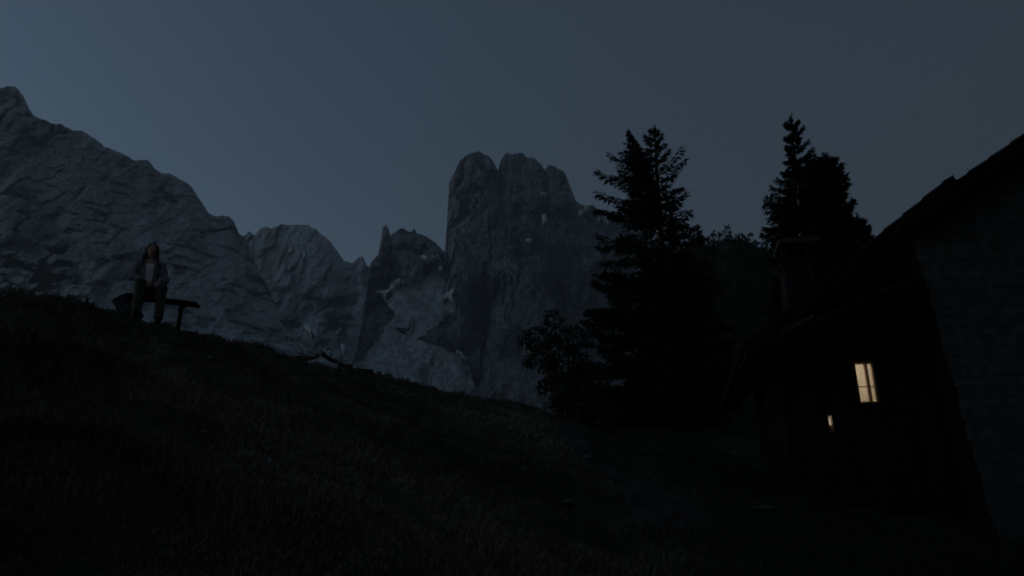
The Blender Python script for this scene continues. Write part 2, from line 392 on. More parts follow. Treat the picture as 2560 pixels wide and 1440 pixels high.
    fattr(me, 'scree', np.concatenate([sm[:, :1], sm, np.repeat(sm[:, -1:] * 0, nb, 1)], 1))
    fattr(me, 'veg_shade', np.concatenate([vg[:, :1], vg, np.repeat(vg[:, -1:] * 0, nb, 1)], 1))
    o = obj(name, me, kind='structure', label=label)
    return dict(P=P, PX=PX, PY=PY, o=o)

def veg_left(PX, PY, X, Z):
    n = fbm(X / 15, Z / 11, 0, 4, 70)
    low = sstep(575, 625, PY + 22 * fbm(X / 40, Z / 40, 0, 2, 72)) * (1 - sstep(185, 215, PX + 14 * fbm(X / 30, Z / 30, 4, 2, 73)))
    ledges = sstep(0.66, 0.80, fbm(X / 26 + Z / 60, Z / 11, 3, 3, 71) + 0.02) * sstep(380, 470, PY)
    rub = sstep(0.5, 0.62, fbm(X / 14, Z / 12, 5, 3, 74)) * sstep(560, 700, PY) * 0.9
    return 1.0 * sstep(-0.14, -0.06, n) * low + 0.75 * ledges * (1 - low) + rub * 0.7
A = massif('left_mountain',
    [(-420, 120), (-200, 190), (-90, 240), (-20, 225), (15, 216), (40, 218), (58, 240), (72, 275), (84, 292), (100, 297), (112, 300), (150, 312), (185, 328), (215, 334),
     (240, 345), (262, 368), (300, 383), (330, 400), (345, 402), (370, 402), (392, 425), (405, 431), (425, 432), (450, 450), (480, 470), (498, 496), (520, 530), (540, 545),
     (560, 540), (570, 537), (585, 550), (597, 580), (612, 590), (635, 650), (670, 720), (705, 790), (745, 850), (800, 905), (860, 950)],
    [(-420, 760), (0, 790), (400, 850), (700, 940), (950, 1000)], [(-420, 800), (900, 860)], [(-420, 960), (0, 970), (600, 1080), (900, 930)],
    560, 260, 3, M_ROCK, 'long grey limestone cliff wall filling the left side behind the bench', amp=0.42, jag=3.5, rib=62, veg_shade=veg_left, power=0.9, flute=0.5, tilt=0.0, stain_shade=0.8)
B = massif('middle_mountain',
    [(480, 640), (560, 610), (610, 592), (622, 580), (636, 590), (650, 575), (665, 568), (680, 570), (700, 563), (720, 566), (745, 562), (768, 562), (790, 575), (815, 595), (840, 625),
     (862, 652), (880, 656), (895, 645), (905, 643), (915, 662), (925, 668), (945, 700), (1000, 740), (1060, 760)],
    [(480, 900), (700, 960), (1060, 1010)], [(480, 1250), (1060, 1150)], [(480, 1600), (1060, 1450)],
    420, 220, 13, M_ROCK, 'jagged grey middle peaks behind the left wall', amp=0.6, jag=3.0, rib=60, flute=0.7, stain_shade=0.7,
    veg_shade=lambda PX, PY, X, Z: 0.8 * sstep(0.45, 0.6, fbm(X / 40, Z / 25, 0, 4, 80)) * sstep(640, 760, PY))
SCREE_POLY = [(960, 752), (1000, 718), (1045, 694), (1078, 666), (1094, 652), (1106, 668), (1110, 700), (1128, 742), (1137, 775), (1100, 808), (1062, 838), (1048, 852), (1075, 858), (1115, 862), (1150, 888), (1172, 925), (1188, 975), (1205, 1060),
              (840, 1060), (850, 930), (880, 902), (925, 870), (952, 842), (974, 805), (984, 778)]
def scree_mask(PX, PY, X, Z):
    x = PX + 7 * fbm(X / 22, Z / 22, 0.5, 4, 201); y = PY + 7 * fbm(X / 22, Z / 22, 8.5, 4, 202); ins = np.zeros(PX.shape, bool); n = len(SCREE_POLY)
    for i in range(n):
        (x0, y0), (x1, y1) = SCREE_POLY[i], SCREE_POLY[(i + 1) % n]
        if y0 == y1: continue
        ins ^= ((y0 > y) != (y1 > y)) & (x < (x1 - x0) * (y - y0) / (y1 - y0) + x0)
    rock = sstep(0.95, 1.10, fbm((X + 0.55 * Z) / 24, Z / 40, 5, 4, 203))
    return ins * (1 - rock)
def veg_scree(PX, PY, X, Z, base):
    sm = scree_mask(PX, PY, X, Z); q = X + 0.55 * Z
    st = 0.22 * sstep(0.0, 0.7, fbm(q / 11, Z / 140, 2, 4, 140)) + 0.22 * sstep(0.4, 0.7, fbm(X / 14, Z / 14, 2, 3, 141))
    return base * (1 - sm) + st * sm
saddle_y = lambda PX, PY: 1030 + (1060 - PY) * 0.62
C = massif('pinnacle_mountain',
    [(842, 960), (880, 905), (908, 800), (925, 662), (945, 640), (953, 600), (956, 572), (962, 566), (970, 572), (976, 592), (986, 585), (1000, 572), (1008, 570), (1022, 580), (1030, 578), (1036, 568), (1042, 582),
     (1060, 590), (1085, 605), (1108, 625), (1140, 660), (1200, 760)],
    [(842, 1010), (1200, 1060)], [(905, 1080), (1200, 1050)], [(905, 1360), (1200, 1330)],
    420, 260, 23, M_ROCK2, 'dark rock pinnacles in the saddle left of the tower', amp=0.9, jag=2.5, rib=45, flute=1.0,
    yfun=saddle_y, scree_fn=scree_mask, veg_shade=lambda PX, PY, X, Z: veg_scree(PX, PY, X, Z, 0.75 * sstep(0.2, 0.45, fbm(X / 26, Z / 26, 0, 4, 81))))
def tower_hollow(PX, PY):
    c = 1246 + (PY - 430) * 0.12
    h = 60 * np.exp(-np.abs((PX - c) / 6.0)) * (1 - sstep(430, 640, PY))
    c2 = 1362 + (PY - 420) * 0.1
    h += 36 * np.exp(-np.abs((PX - c2) / 5.0)) * (1 - sstep(430, 560, PY))
    h += -14 * np.exp(-((PX - 1190) / 60.0) ** 2)
    c3 = 1210 + (PY - 700) * -0.05
    h += 50 * np.exp(-((PX - c3) / 30.0) ** 2) * sstep(640, 760, PY)
    return h
def veg_tower(PX, PY, X, Z):
    g = np.exp(-((PX - 1365) / 75.0) ** 2) * sstep(480, 540, PY) * (1 - sstep(620, 740, PY))
    g = g + 0.9 * np.exp(-((PX - 1210) / 60.0) ** 2) * sstep(660, 760, PY) + 0.5 * sstep(1380, 1480, PX) * sstep(500, 600, PY)
    return (0.25 + 0.65 * sstep(-0.4, 0.3, fbm(X / 30, Z / 30, 0, 4, 90))) * np.clip(g, 0, 1) + 0.35 * sstep(600, 760, PY) * sstep(-0.1, 0.5, fbm(X / 40, Z / 80, 0, 3, 91))
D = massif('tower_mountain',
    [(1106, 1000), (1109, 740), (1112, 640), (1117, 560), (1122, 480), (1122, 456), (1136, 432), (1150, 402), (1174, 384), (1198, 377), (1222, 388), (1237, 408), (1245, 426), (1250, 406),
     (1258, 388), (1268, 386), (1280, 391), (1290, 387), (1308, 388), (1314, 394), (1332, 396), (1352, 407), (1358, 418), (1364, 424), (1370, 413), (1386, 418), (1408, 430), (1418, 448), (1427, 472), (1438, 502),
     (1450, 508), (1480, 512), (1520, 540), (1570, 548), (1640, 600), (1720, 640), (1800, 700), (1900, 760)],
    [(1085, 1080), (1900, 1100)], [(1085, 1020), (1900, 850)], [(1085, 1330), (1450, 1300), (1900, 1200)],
    620, 300, 33, M_ROCK2, 'tall twin-topped limestone tower in the centre of the picture', amp=1.0, jag=4.5, rib=48, hollow=tower_hollow, power=0.7, flute=1.1, scree_fn=scree_mask, veg_shade=lambda PX, PY, X, Z: veg_scree(PX, PY, X, Z, veg_tower(PX, PY, X, Z)),
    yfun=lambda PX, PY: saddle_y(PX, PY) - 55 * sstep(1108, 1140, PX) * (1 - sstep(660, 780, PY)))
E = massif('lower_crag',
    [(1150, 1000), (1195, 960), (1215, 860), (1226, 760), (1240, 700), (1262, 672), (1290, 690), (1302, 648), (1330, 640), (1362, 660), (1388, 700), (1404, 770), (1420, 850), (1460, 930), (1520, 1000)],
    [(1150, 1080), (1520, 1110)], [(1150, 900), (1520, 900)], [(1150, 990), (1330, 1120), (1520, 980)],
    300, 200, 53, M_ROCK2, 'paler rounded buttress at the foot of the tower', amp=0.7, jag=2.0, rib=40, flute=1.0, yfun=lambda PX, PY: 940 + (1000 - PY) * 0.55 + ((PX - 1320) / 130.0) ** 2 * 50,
    veg_shade=lambda PX, PY, X, Z: 0.5 * sstep(0.15, 0.5, fbm(X / 30, Z / 60, 0, 4, 95)) + 0.3)

def snow(mt, line, width, label, seed):
    """a strip of old snow lying on the rock: the rock's own surface, lifted by its thickness"""
    P, PX, PY = mt['P'], mt['PX'], mt['PY']
    L = np.array(line, float); best = np.full(PX.shape, 1e9)
    for (x0, y0), (x1, y1) in zip(L[:-1], L[1:]):
        dx, dy = x1 - x0, y1 - y0; t = np.clip(((PX - x0) * dx + (PY - y0) * dy) / (dx * dx + dy * dy + 1e-9), 0, 1)
        best = np.minimum(best, np.hypot(PX - x0 - t * dx, PY - y0 - t * dy))
    d = best - 1.55 * width * (0.85 + 0.6 * fbm(PX / 7, PY / 7, 0, 2, seed))
    ins = d < 0
    cell = ins[:-1, :-1] & ins[1:, :-1] & ins[1:, 1:] & ins[:-1, 1:]
    if not cell.any(): return
    nv = P.shape[1]; I, J = np.nonzero(cell)
    f = np.stack([I * nv + J, (I + 1) * nv + J, (I + 1) * nv + J + 1, I * nv + J + 1], -1)
    used, inv = np.unique(f.ravel(), return_inverse=True); f = inv.reshape(-1, 4)
    top = P.reshape(-1, 3)[used].copy(); c = top.copy()
    lift = np.clip(-d.reshape(-1)[used] * 1.5, 0.5, 3.0)
    top[:, 1] -= 3.0 + lift + (top[:, 2].max() - top[:, 2]) * 0.3; top[:, 2] += 1.0 + lift * 0.5
    n = len(used)
    e = {}
    for q in f:
        for a, b in ((q[0], q[1]), (q[1], q[2]), (q[2], q[3]), (q[3], q[0])): e[(a, b)] = e.get((a, b), 0) + 1
    side = [(a, b, b + n, a + n)[::-1] for (a, b) in e if (b, a) not in e]
    c[:, 1] += 3
    me = new_mesh('snow_patch', np.concatenate([top, c]), np.concatenate([f, np.array(side, np.int32).reshape(-1, 4)]), M_SNOW, False)
    obj('snow_patch', me, label=label, cat='snow patch', group='old snow left in the gullies')
snow(B, [(766, 824), (780, 832), (792, 842), (797, 850)], 5, 'forked white snow streak low on the left wall, above the logs', 1)
snow(B, [(854, 826), (842, 846)], 2.6, 'thin faint snow streak between the left wall and the scree', 2)
snow(B, [(858, 868), (864, 886)], 3.4, 'short snow streak just above the meadow edge, left of the scree', 3)
snow(C, [(948, 738), (964, 747), (975, 735), (988, 716), (998, 710)], 4.0, 'snow hook at the upper left corner of the scree fan', 4)
snow(C, [(1012, 716), (1022, 710), (1038, 703), (1058, 692)], 3.2, 'narrow snow line along the upper left edge of the scree', 5)
snow(C, [(1060, 648), (1070, 656), (1084, 652), (1094, 644), (1100, 668), (1102, 684)], 3.6, 'topmost curl of snow in the saddle beside the tower', 6)
snow(D, [(1112, 752), (1120, 742), (1132, 738), (1126, 752), (1136, 774)], 4.0, 'snow patch right of the scree at the foot of the tower', 7)
snow(D, [(1146, 884), (1158, 900), (1172, 908)], 3.6, 'upper of the two snow strips on the right edge of the scree', 8)
snow(D, [(1174, 912), (1172, 930), (1182, 950)], 3.6, 'lower of the two snow strips on the right edge of the scree', 9)
snow(D, [(1356, 490), (1362, 492)], 3.0, 'tiny snow spot high on the tower under its right top', 10)
snow(D, [(1358, 548), (1362, 562)], 4.4, 'small bright snow spot in the middle of the green slope on the tower', 11)
snow(D, [(1316, 612), (1326, 604)], 4.0, 'small snow spot on the lower left of the tower slope', 12)
snow(D, [(1452, 540), (1466, 528)], 4.0, 'snow spot on the shoulder just left of the big spruce top', 13)
snow(D, [(1500, 552), (1514, 548), (1522, 560)], 5.0, 'snow patch on the ridge showing through the left boughs of the big spruce', 14)
snow(D, [(1478, 784), (1488, 792), (1500, 798)], 5.0, 'bright snow sliver touching the left side of the big spruce', 15)

# ================================================================== TREES
def cards(points, dirs, normals, length, width):
    """small pointed leaf/needle sprays: one kite each"""
    n = len(points); d = dirs / (np.linalg.norm(dirs, axis=1, keepdims=True) + 1e-9)
    s = np.cross(d, normals); s /= (np.linalg.norm(s, axis=1, keepdims=True) + 1e-9)
    L = length[:, None]; W = width[:, None]
    v = np.stack([points, points + d * L * 0.45 + s * W, points + d * L, points + d * L * 0.45 - s * W], 1).reshape(-1, 3)
    f = np.arange(n * 4).reshape(-1, 4)
    return v, f
def spruce(name, base, stems, label, seed, group=None, gap=0.0, dens=1.0, spray=0.34):
    """stems: list of (top xyz, [(height fraction, left reach, right reach)], start fraction)"""
    rg = np.random.default_rng(seed); base = Vector(base)
    root = obj(name, None, label=label, cat='tree', group=group, loc=base)
    V, Fc, off = [], [], 0
    tr = MB(); br = MB()
    for top, prof, f0 in stems:
        top = Vector(top) - base; H = top.z
        n = 14
        foot = Vector((0, 0, -0.3)) if f0 == 0 else Vector(stems[0][0]) - base
        start = Vector((0, 0, -0.3)) if f0 == 0 else (Vector(stems[0][0]) - base) * f0
        axis = lambda f: start.lerp(top, f) + Vector((0.10 * math.sin(5 * f + seed), 0.1 * math.cos(4 * f), 0)) * (1 - f) * f * 4
        rb = (0.021 * H if f0 == 0 else 0.010 * H)
        tr.tube([axis(i / n) for i in range(n + 1)], [rb * (1 - 0.96 * i / n) + 0.012 for i in range(n + 1)], 8)
        pf = np.array(prof); L = (top - start).length
        z = 0.06 * L if f0 == 0 else 0.02
        while z < L * 0.985:
            f = z / L
            zf = (start.z + (top.z - start.z) * f) / H
            reachL, reachR = np.interp(zf, pf[:, 0], pf[:, 1]), np.interp(zf, pf[:, 0], pf[:, 2])
            nb = max(5, int(round((7.0 + 2.5 * (zf < 0.72) + 3.0 * (zf < 0.5)) * dens * (0.7 + 0.3 * (1 - f)))))
            a0 = rg.uniform(0, 6.28)
            for b in range(nb):
                a = a0 + b * 6.283 / nb + rg.normal(0, 0.22)
                cx = math.cos(a)
                reach = (reachR if cx > 0 else reachL)
                reach = reach * abs(cx) + 0.5 * (reachL + reachR) * (1 - abs(cx))
                if rg.random() < gap: continue
                reach *= rg.uniform(0.60 + 0.15 * (zf < 0.45), 1.12)
                if reach < 0.05: reach = 0.05
                dirv = Vector((math.cos(a), math.sin(a), 0))
                p0 = axis(f) + Vector((0, 0, rg.normal(0, 0.06)))
                # lower boughs hang and lift at the tip, upper ones rise
                droop = np.interp(zf, [0, 0.5, 0.8, 1.0], [-0.34, -0.18, 0.10, 0.75]) + rg.normal(0, 0.07)
                m = max(4, int(reach / 0.20))
                t = np.linspace(0, 1, m + 1)
                bx = np.array(p0)[None] + np.outer(t * reach, np.array(dirv))
                bx[:, 2] += reach * (droop * t + 0.24 * t ** 2.6)
                br.tube([tuple(q) for q in bx[::max(1, m // 4)]] + ([tuple(bx[-1])]), [0.018 * reach ** 0.6 * (1 - 0.8 * i / (len(bx[::max(1, m // 4)]))) + 0.004 for i in range(len(bx[::max(1, m // 4)]) + 1)], 4, cap=False)
                # sprays along the bough: sideways twigs with hanging needles
                k = int(m * (7 + 4 * (zf < 0.5)) * 1.9 * dens / (0.5 + 0.5 * min(1, reach / 1.0)))
                tt = np.clip(rg.uniform(0.12, 1.0, k) ** 0.8, 0, 1)
                pos = np.stack([np.interp(tt, t, bx[:, c]) for c in range(3)], 1)
                sd_ = np.where(rg.random(k) < 0.5, -1.0, 1.0) * rg.uniform(0.15, 1.0, k)
                perp = np.array([-dirv.y, dirv.x, 0.0])
                wid = 0.26 * reach * (1.05 - 0.85 * tt) * np.minimum(1, tt * 3)
                pos = pos + perp[None] * (sd_ * wid)[:, None] * rg.uniform(0, 1, k)[:, None]
                pos[:, 2] -= rg.uniform(0, 0.13, k) * (0.2 + reach * 0.30)
                dr = np.array(dirv)[None] * rg.uniform(0.5, 1.0, k)[:, None] + perp[None] * (sd_ * 0.9)[:, None] + np.stack([rg.normal(0, .2, k), rg.normal(0, .2, k), rg.uniform(-0.75, 0.22, k)], 1)
                nr = np.stack([rg.normal(0, .5, k), rg.normal(0, .5, k), np.ones(k)], 1)
                sc = spray * (0.42 + 0.58 * min(1, reach / 1.4))
                v, fc = cards(pos, dr, nr, sc * rg.uniform(0.5, 1.1, k), sc * rg.uniform(0.07, 0.15, k))
                V.append(v); Fc.append(fc + off); off += len(v)
            z += L * rg.uniform(0.024, 0.036) * (1.0 if f0 == 0 else 1.5)
        # leader tuft
        k = 26; hh = rg.uniform(0.92, 1.0, k)
        pos = np.array([axis(h) for h in hh]); dr = rg.normal(0, .5, (k, 3)); dr[:, 2] += 1.0
        v, fc = cards(pos, dr, rg.normal(0, 1, (k, 3)), np.full(k, spray * 0.45), np.full(k, spray * 0.08)); V.append(v); Fc.append(fc + off); off += len(v)
    t_ = obj('trunk', tr.mesh('trunk', M_BARK, True), root)
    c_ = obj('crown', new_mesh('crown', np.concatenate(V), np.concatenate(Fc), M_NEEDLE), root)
    obj('boughs', br.mesh('boughs', M_BARK, True), c_, kind='stuff')
    return root

def ppm(px, py, Y):            # pixels per metre at that place
    X = (px - 1280.0) / F; V = (720.0 - py) / F
    return F * (CP - V * SP) / Y
def tree_profile(rows, top, base_y, px_axis, Y):
    """rows: (pixel y, left pixel x, right pixel x) -> height fractions and reaches in metres"""
    zt = at(px_axis[0], top, Y).z; zb = at(px_axis[1], base_y, Y).z; out = []
    for y, l, r in rows:
        f = (at(1280, y, Y).z - zb) / (zt - zb); ax = np.interp(y, [top, base_y], px_axis); k = ppm(ax, y, Y)
        out.append((f, max(ax - l, 2) / k, max(r - ax, 2) / k))
    return sorted(out)
Y1 = 31.0
b1 = at(1660, 1075, Y1); b1.z = gz(b1.x, b1.y)
t1, t1b = at(1637, 314, Y1), at(1573, 336, Y1 - 0.2)
prof1 = tree_profile([(314, 1635, 1640), (345, 1615, 1655), (400, 1610, 1672), (436, 1520, 1714), (475, 1505, 1706), (520, 1492, 1700), (570, 1478, 1735), (620, 1472, 1750), (700, 1462, 1775), (780, 1470, 1800), (850, 1450, 1825), (920, 1440, 1830), (1000, 1475, 1830), (1060, 1545, 1790)], 314, 1075, (1637, 1660), Y1)
prof1b = tree_profile([(336, 1570, 1576), (370, 1556, 1586), (415, 1518, 1594), (470, 1515, 1606), (540, 1540, 1600)], 336, 1075, (1573, 1640), Y1)
spruce('spruce_tree', b1, [(t1, prof1, 0), (t1b, prof1b, 0.66)], 'big dark double-topped spruce right of the rock tower', 5, 'spruces by the hut', gap=0.07, dens=1.15, spray=0.31)
Y2 = 33.0
b2 = at(2000, 1060, Y2); b2.z = gz(b2.x, b2.y) - 0.2
t2 = at(1979, 288, Y2)
prof2 = tree_profile([(288, 1978, 1981), (310, 1966, 1992), (325, 1955, 2000), (350, 1962, 2014), (375, 1966, 2034), (395, 1965, 2032), (430, 1945, 2030), (470, 1925, 2050), (510, 1902, 2060), (550, 1905, 2080), (590, 1935, 2090), (700, 1925, 2100), (1060, 1900, 2100)], 288, 1060, (1979, 2000), Y2)
spruce('spruce_tree', b2, [(t2, prof2, 0)], 'tall thin spruce behind the chimney, highest of the right-hand trees', 8, 'spruces by the hut', gap=0.04, dens=1.9, spray=0.34)
Y3 = 35.0
b3 = at(2075, 1060, Y3); b3.z = gz(b3.x, b3.y) - 0.2
prof3 = tree_profile([(408, 2060, 2068), (420, 2030, 2092), (440, 2012, 2106), (480, 2005, 2122), (510, 2002, 2126), (550, 2010, 2125), (600, 2010, 2130), (700, 2000, 2150), (1060, 2000, 2160)], 408, 1060, (2064, 2075), Y3)
TREE3 = spruce('spruce_tree', b3, [(at(2064, 408, Y3), prof3, 0)], 'broad round-topped dense spruce just right of the tall thin one', 12, 'spruces by the hut', gap=0.0, dens=3.0, spray=0.42)
Y4 = 36.0
b4 = at(2145, 1060, Y4); b4.z = gz(b4.x, b4.y) - 0.2
prof4 = tree_profile([(535, 2140, 2148), (560, 2120, 2165), (600, 2105, 2182), (700, 2095, 2195), (1060, 2090, 2200)], 535, 1060, (2144, 2145), Y4)
spruce('spruce_tree', b4, [(at(2144, 535, Y4), prof4, 0)], 'lowest spruce, half hidden behind the hut roof', 15, 'spruces by the hut', gap=0.0, dens=2.6, spray=0.40)

# unseen spruces added beside and behind the viewpoint to keep the near meadow dark
def copy_tree(o, parent=None):
    c = o.copy(); COL.objects.link(c)
    if parent: c.parent = parent
    for k in list(o.children): copy_tree(k, c)
    return c
for (x, y, rz, k, lb) in ((-7.2, -1.6, 40, 0.8, 'dense spruce added for shade, unseen outside the left edge, nearest the viewpoint'), (-7.0, -4.2, 150, 0.85, 'dense spruce added for shade, unseen behind the viewpoint on the left'),
                          (-2.0, -6.5, 250, 0.85, 'dense spruce added for shade, unseen straight behind the viewpoint'), (4.0, -6.5, 90, 0.8, 'dense spruce added for shade, unseen behind the viewpoint on the right'), (9.5, -2.0, 200, 0.85, 'dense spruce added for shade, unseen beside the viewpoint on the right')):
    t = copy_tree(TREE3); t.location = (x, y, gz(x, y)); t.rotation_euler = (0, 0, R(rz)); t.scale = (k * 1.3, k * 1.3, k); t['label'] = lb; t['group'] = 'unseen spruces added for shade'

def shrub(name, base, blobs, n, label, seed, leaf=0.16):
    """blobs: (centre, radius vector) of leafy boughs, fed by limbs from the base"""
    rg = np.random.default_rng(seed); base = Vector(base)
    root = obj(name, None, label=label, cat='shrub', loc=base)
    tb = MB(); V, Fc, off = [], [], 0
    for c, rad in blobs:
        c = Vector(c) - base; mid = c * 0.5 + Vector((rg.normal(0, .15), rg.normal(0, .15), 0.15))
        tb.tube([(c.x * .08, c.y * .08, -0.2), mid, c, c + Vector((0, 0, rad[2] * .6))], [0.07, 0.05, 0.03, 0.01], 6)
        k = int(n * rad[0] * rad[2])
        u = rg.normal(0, 1, (k, 3)); u /= np.linalg.norm(u, axis=1, keepdims=True)
        q = u * rg.uniform(0.35, 1.0, (k, 1)) ** 0.6
        keep = fbm(q[:, 0] * 2.6 + c.x, q[:, 1] * 2.6, q[:, 2] * 2.6 + c.z, 3, seed) > -0.05
        q = q[keep]; u = u[keep]; k = len(q)
        pos = np.array(c)[None] + q * np.array(rad)[None]
        v, fc = cards(pos, u + rg.normal(0, .7, (k, 3)), rg.normal(0, 1, (k, 3)), leaf * rg.uniform(.6, 1.4, k), leaf * rg.uniform(.25, .45, k))
        V.append(v); Fc.append(fc + off); off += len(v)
    obj('stems', tb.mesh('stems', M_BARK, True), root)
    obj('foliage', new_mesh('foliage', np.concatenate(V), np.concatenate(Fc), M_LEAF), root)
    return root
YS = 27.0
def blob(px, py, rx, rz, Y):
    k = ppm(px, py, Y); return (at(px, py, Y), (rx / k, rx / k * 0.8, rz / k))
bs = at(1420, 1060, YS); bs.z = gz(bs.x, bs.y)
shrub('broadleaf_shrub', bs, [blob(1345, 850, 48, 30, YS), blob(1385, 800, 26, 22, YS + .3), blob(1430, 850, 50, 36, YS), blob(1350, 905, 44, 26, YS - .2), blob(1420, 910, 60, 40, YS), blob(1400, 975, 58, 40, YS - .3), blob(1470, 970, 60, 60, YS + .2), blob(1430, 1030, 70, 40, YS), blob(1500, 1040, 60, 40, YS)],
      3600, 'ragged dark broadleaf shrub at the left foot of the big spruce', 31, 0.11)

# a wooded spur far off: its trees read as one mass
def wood():
    rg = np.random.default_rng(55); Yw = 190.0
    cr = [(1690, 620), (1735, 588), (1752, 578), (1768, 598), (1790, 600), (1800, 588), (1815, 580), (1850, 584), (1880, 590), (1895, 602), (1925, 606), (1960, 608), (2050, 640), (2200, 700)]
    cx, cy = np.array(cr).T
    sh = massif('wooded_spur', [(x, y + 16) for x, y in cr], [(1690, 1090), (2200, 1090)], [(1690, 120), (2200, 120)], [(1690, Yw), (2200, Yw)], 120, 70, 61, M_GROUND,
           'dark wooded spur behind the spruces', amp=0.35, jag=1.0, rib=16, ledge=0)
    P, PX, PY = sh['P'].reshape(-1, 3), sh['PX'].ravel(), sh['PY'].ravel()
    sel = rg.choice(len(P), 1400); V, Fc, off = [], [], 0
    for i in sel:
        x, y, z = P[i] ; s = rg.uniform(0.9, 2.1); k = 40
        u = rg.normal(0, 1, (k, 3)); u /= np.linalg.norm(u, axis=1, keepdims=True)
        pos = np.array([x, y, z + s * 0.9])[None] + u * np.array([s * .6, s * .6, s])[None] * rg.uniform(.5, 1, (k, 1))
        v, fc = cards(pos, u + rg.normal(0, .6, (k, 3)), rg.normal(0, 1, (k, 3)), s * rg.uniform(.3, .6, k), s * rg.uniform(.12, .22, k))
        V.append(v); Fc.append(fc + off); off += len(v)
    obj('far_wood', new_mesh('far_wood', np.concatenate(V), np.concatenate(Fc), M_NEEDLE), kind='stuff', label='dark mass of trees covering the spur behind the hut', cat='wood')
wood()

# ================================================================== HUT
HY = R(7.0)
HO = at(2450, 1190, 12.0)
EX = Vector((math.cos(HY), -math.sin(HY), 0)); EY = Vector((math.sin(HY), math.cos(HY), 0))
def loc(px, py, yl):
    """the point of the plane yl metres behind the gable seen at px, py -> local x, z"""
    d = at(px, py, 1.0) - EYE
    t = ((HO + EY * yl) - EYE).dot(EY) / d.dot(EY)
    p = EYE + d * t - HO
    return p.dot(EX), p.z
hut = obj('alpine_hut', None, label='dark timber alpine hut with grey shingled gable at the right edge', cat='hut', loc=HO, rot=(0, 0, -HY))
def part(name, mb, mat, parent=None, smooth=False, bevel=0): return obj(name, mb.mesh(name, mat, smooth, bevel), parent or hut)

# --- main block: shingled gable
ct_x, ct_z = loc(2310, 690, 0.0)          # upper left end of the shingled wall
r1x, r1z = loc(2560, 335, -0.5); r0x, r0z = loc(2310, 510, -0.5)
slope = (r1z - r0z) / (r1x - r0x)
rx_apex = r1x + 2.2; rz_apex = r1z + slope * 2.2
ex_, ez_ = r0x - 0.28, r0z - slope * 0.28
roof_z = lambda x: r0z + slope * (x - r0x)
XL = lambda z: 0.0 + (ct_x - 0.0) * np.clip(z / ct_z, -0.3, 1.4)        # the wall's left edge leans in as it rises (battered)
XR = 2 * rx_apex - r0x + 0.3
WT = 0.14                                   # roof thickness
wall_top = lambda x: min(roof_z(x), 2 * rz_apex - roof_z(x) if False else 1e9) - WT - 0.05
mb = MB()
xl_t = float(XL(roof_z(ct_x) - WT))
mb.prism([(float(XL(-1.2)), -1.2), (2 * rx_apex, -1.2), (2 * rx_apex, roof_z(xl_t) - WT), (rx_apex, rz_apex - WT), (xl_t, roof_z(xl_t) - WT)], 0.0, 9.0)
gable = part('gable_wall', mb, M_WOOD_DARK)
# shingles in courses, each one a part; those outside the picture are one mass
rows = 0; sh_count = 0; rest = MB(); rs = random.Random(4)
ROW = 0.15; variants = []
for k in range(9):
    w = 0.065 + 0.014 * k
    b = MB(); h = ROW * 1.45
    b.v = [(0, -0.020, rs.uniform(-.008, .008)), (w, -0.018, rs.uniform(-.008, .008)), (w, -0.006, h), (0, -0.006, h), (0, -0.010, 0.0), (w, -0.010, 0), (w, 0.0, h), (0, 0.0, h)]
    b.q = [(0, 1, 2, 3), (5, 4, 7, 6), (4, 5, 1, 0), (3, 2, 6, 7), (1, 5, 6, 2), (4, 0, 3, 7)]
    variants.append((w, [b.mesh('shingle', M_SHINGLE[j]) for j in range(3)], list(b.v), list(b.q)))
z = -1.0
x_frame = loc(2575, 900, 0)[0]
while z < rz_apex:
    x = float(XL(z)) - rs.uniform(0, 0.03)
    while x < 2 * rx_apex:
        w, ms, vv, qq = rs.choice(variants); w2 = w + rs.uniform(0.002, 0.008)
        xm = x + w / 2
        lim = roof_z(xm) if xm < rx_apex else 2 * rz_apex - roof_z(xm)
        if z + ROW * 1.3 < lim - WT:
            dz = rs.uniform(-0.016, 0.016); dy = rs.uniform(-0.006, 0.004)
            P0 = hut.matrix_world
            wp = HO + EX * xm + Vector((0, 0, z + 0.08))
            V_ = wp - EYE; axial = V_.y * CP + V_.z * SP; u_ = V_.x / axial * F + 1280; v_ = 720 - (V_.z * CP - V_.y * SP) / axial * F
            if u_ < 2570 and v_ < 1215 and sh_count < 300:
                o = obj('shingle', rs.choice(ms), gable, loc=(x, -0.006 + dy, z + dz), rot=(0, 0, rs.uniform(-0.01, 0.01))); sh_count += 1
                o.rotation_euler.y = rs.uniform(-0.02, 0.02)
            else:
                bb = rest.n(); rest.v += [(a + x, c - 0.006 + dy, d + z + dz) for a, c, d in vv]; rest.q += [tuple(i + bb for i in q) for q in qq]
        x += w2
    z += ROW
ro = obj('shingle', rest.mesh('shingle', M_SHINGLE[0]), gable); ro['kind'] = 'stuff'

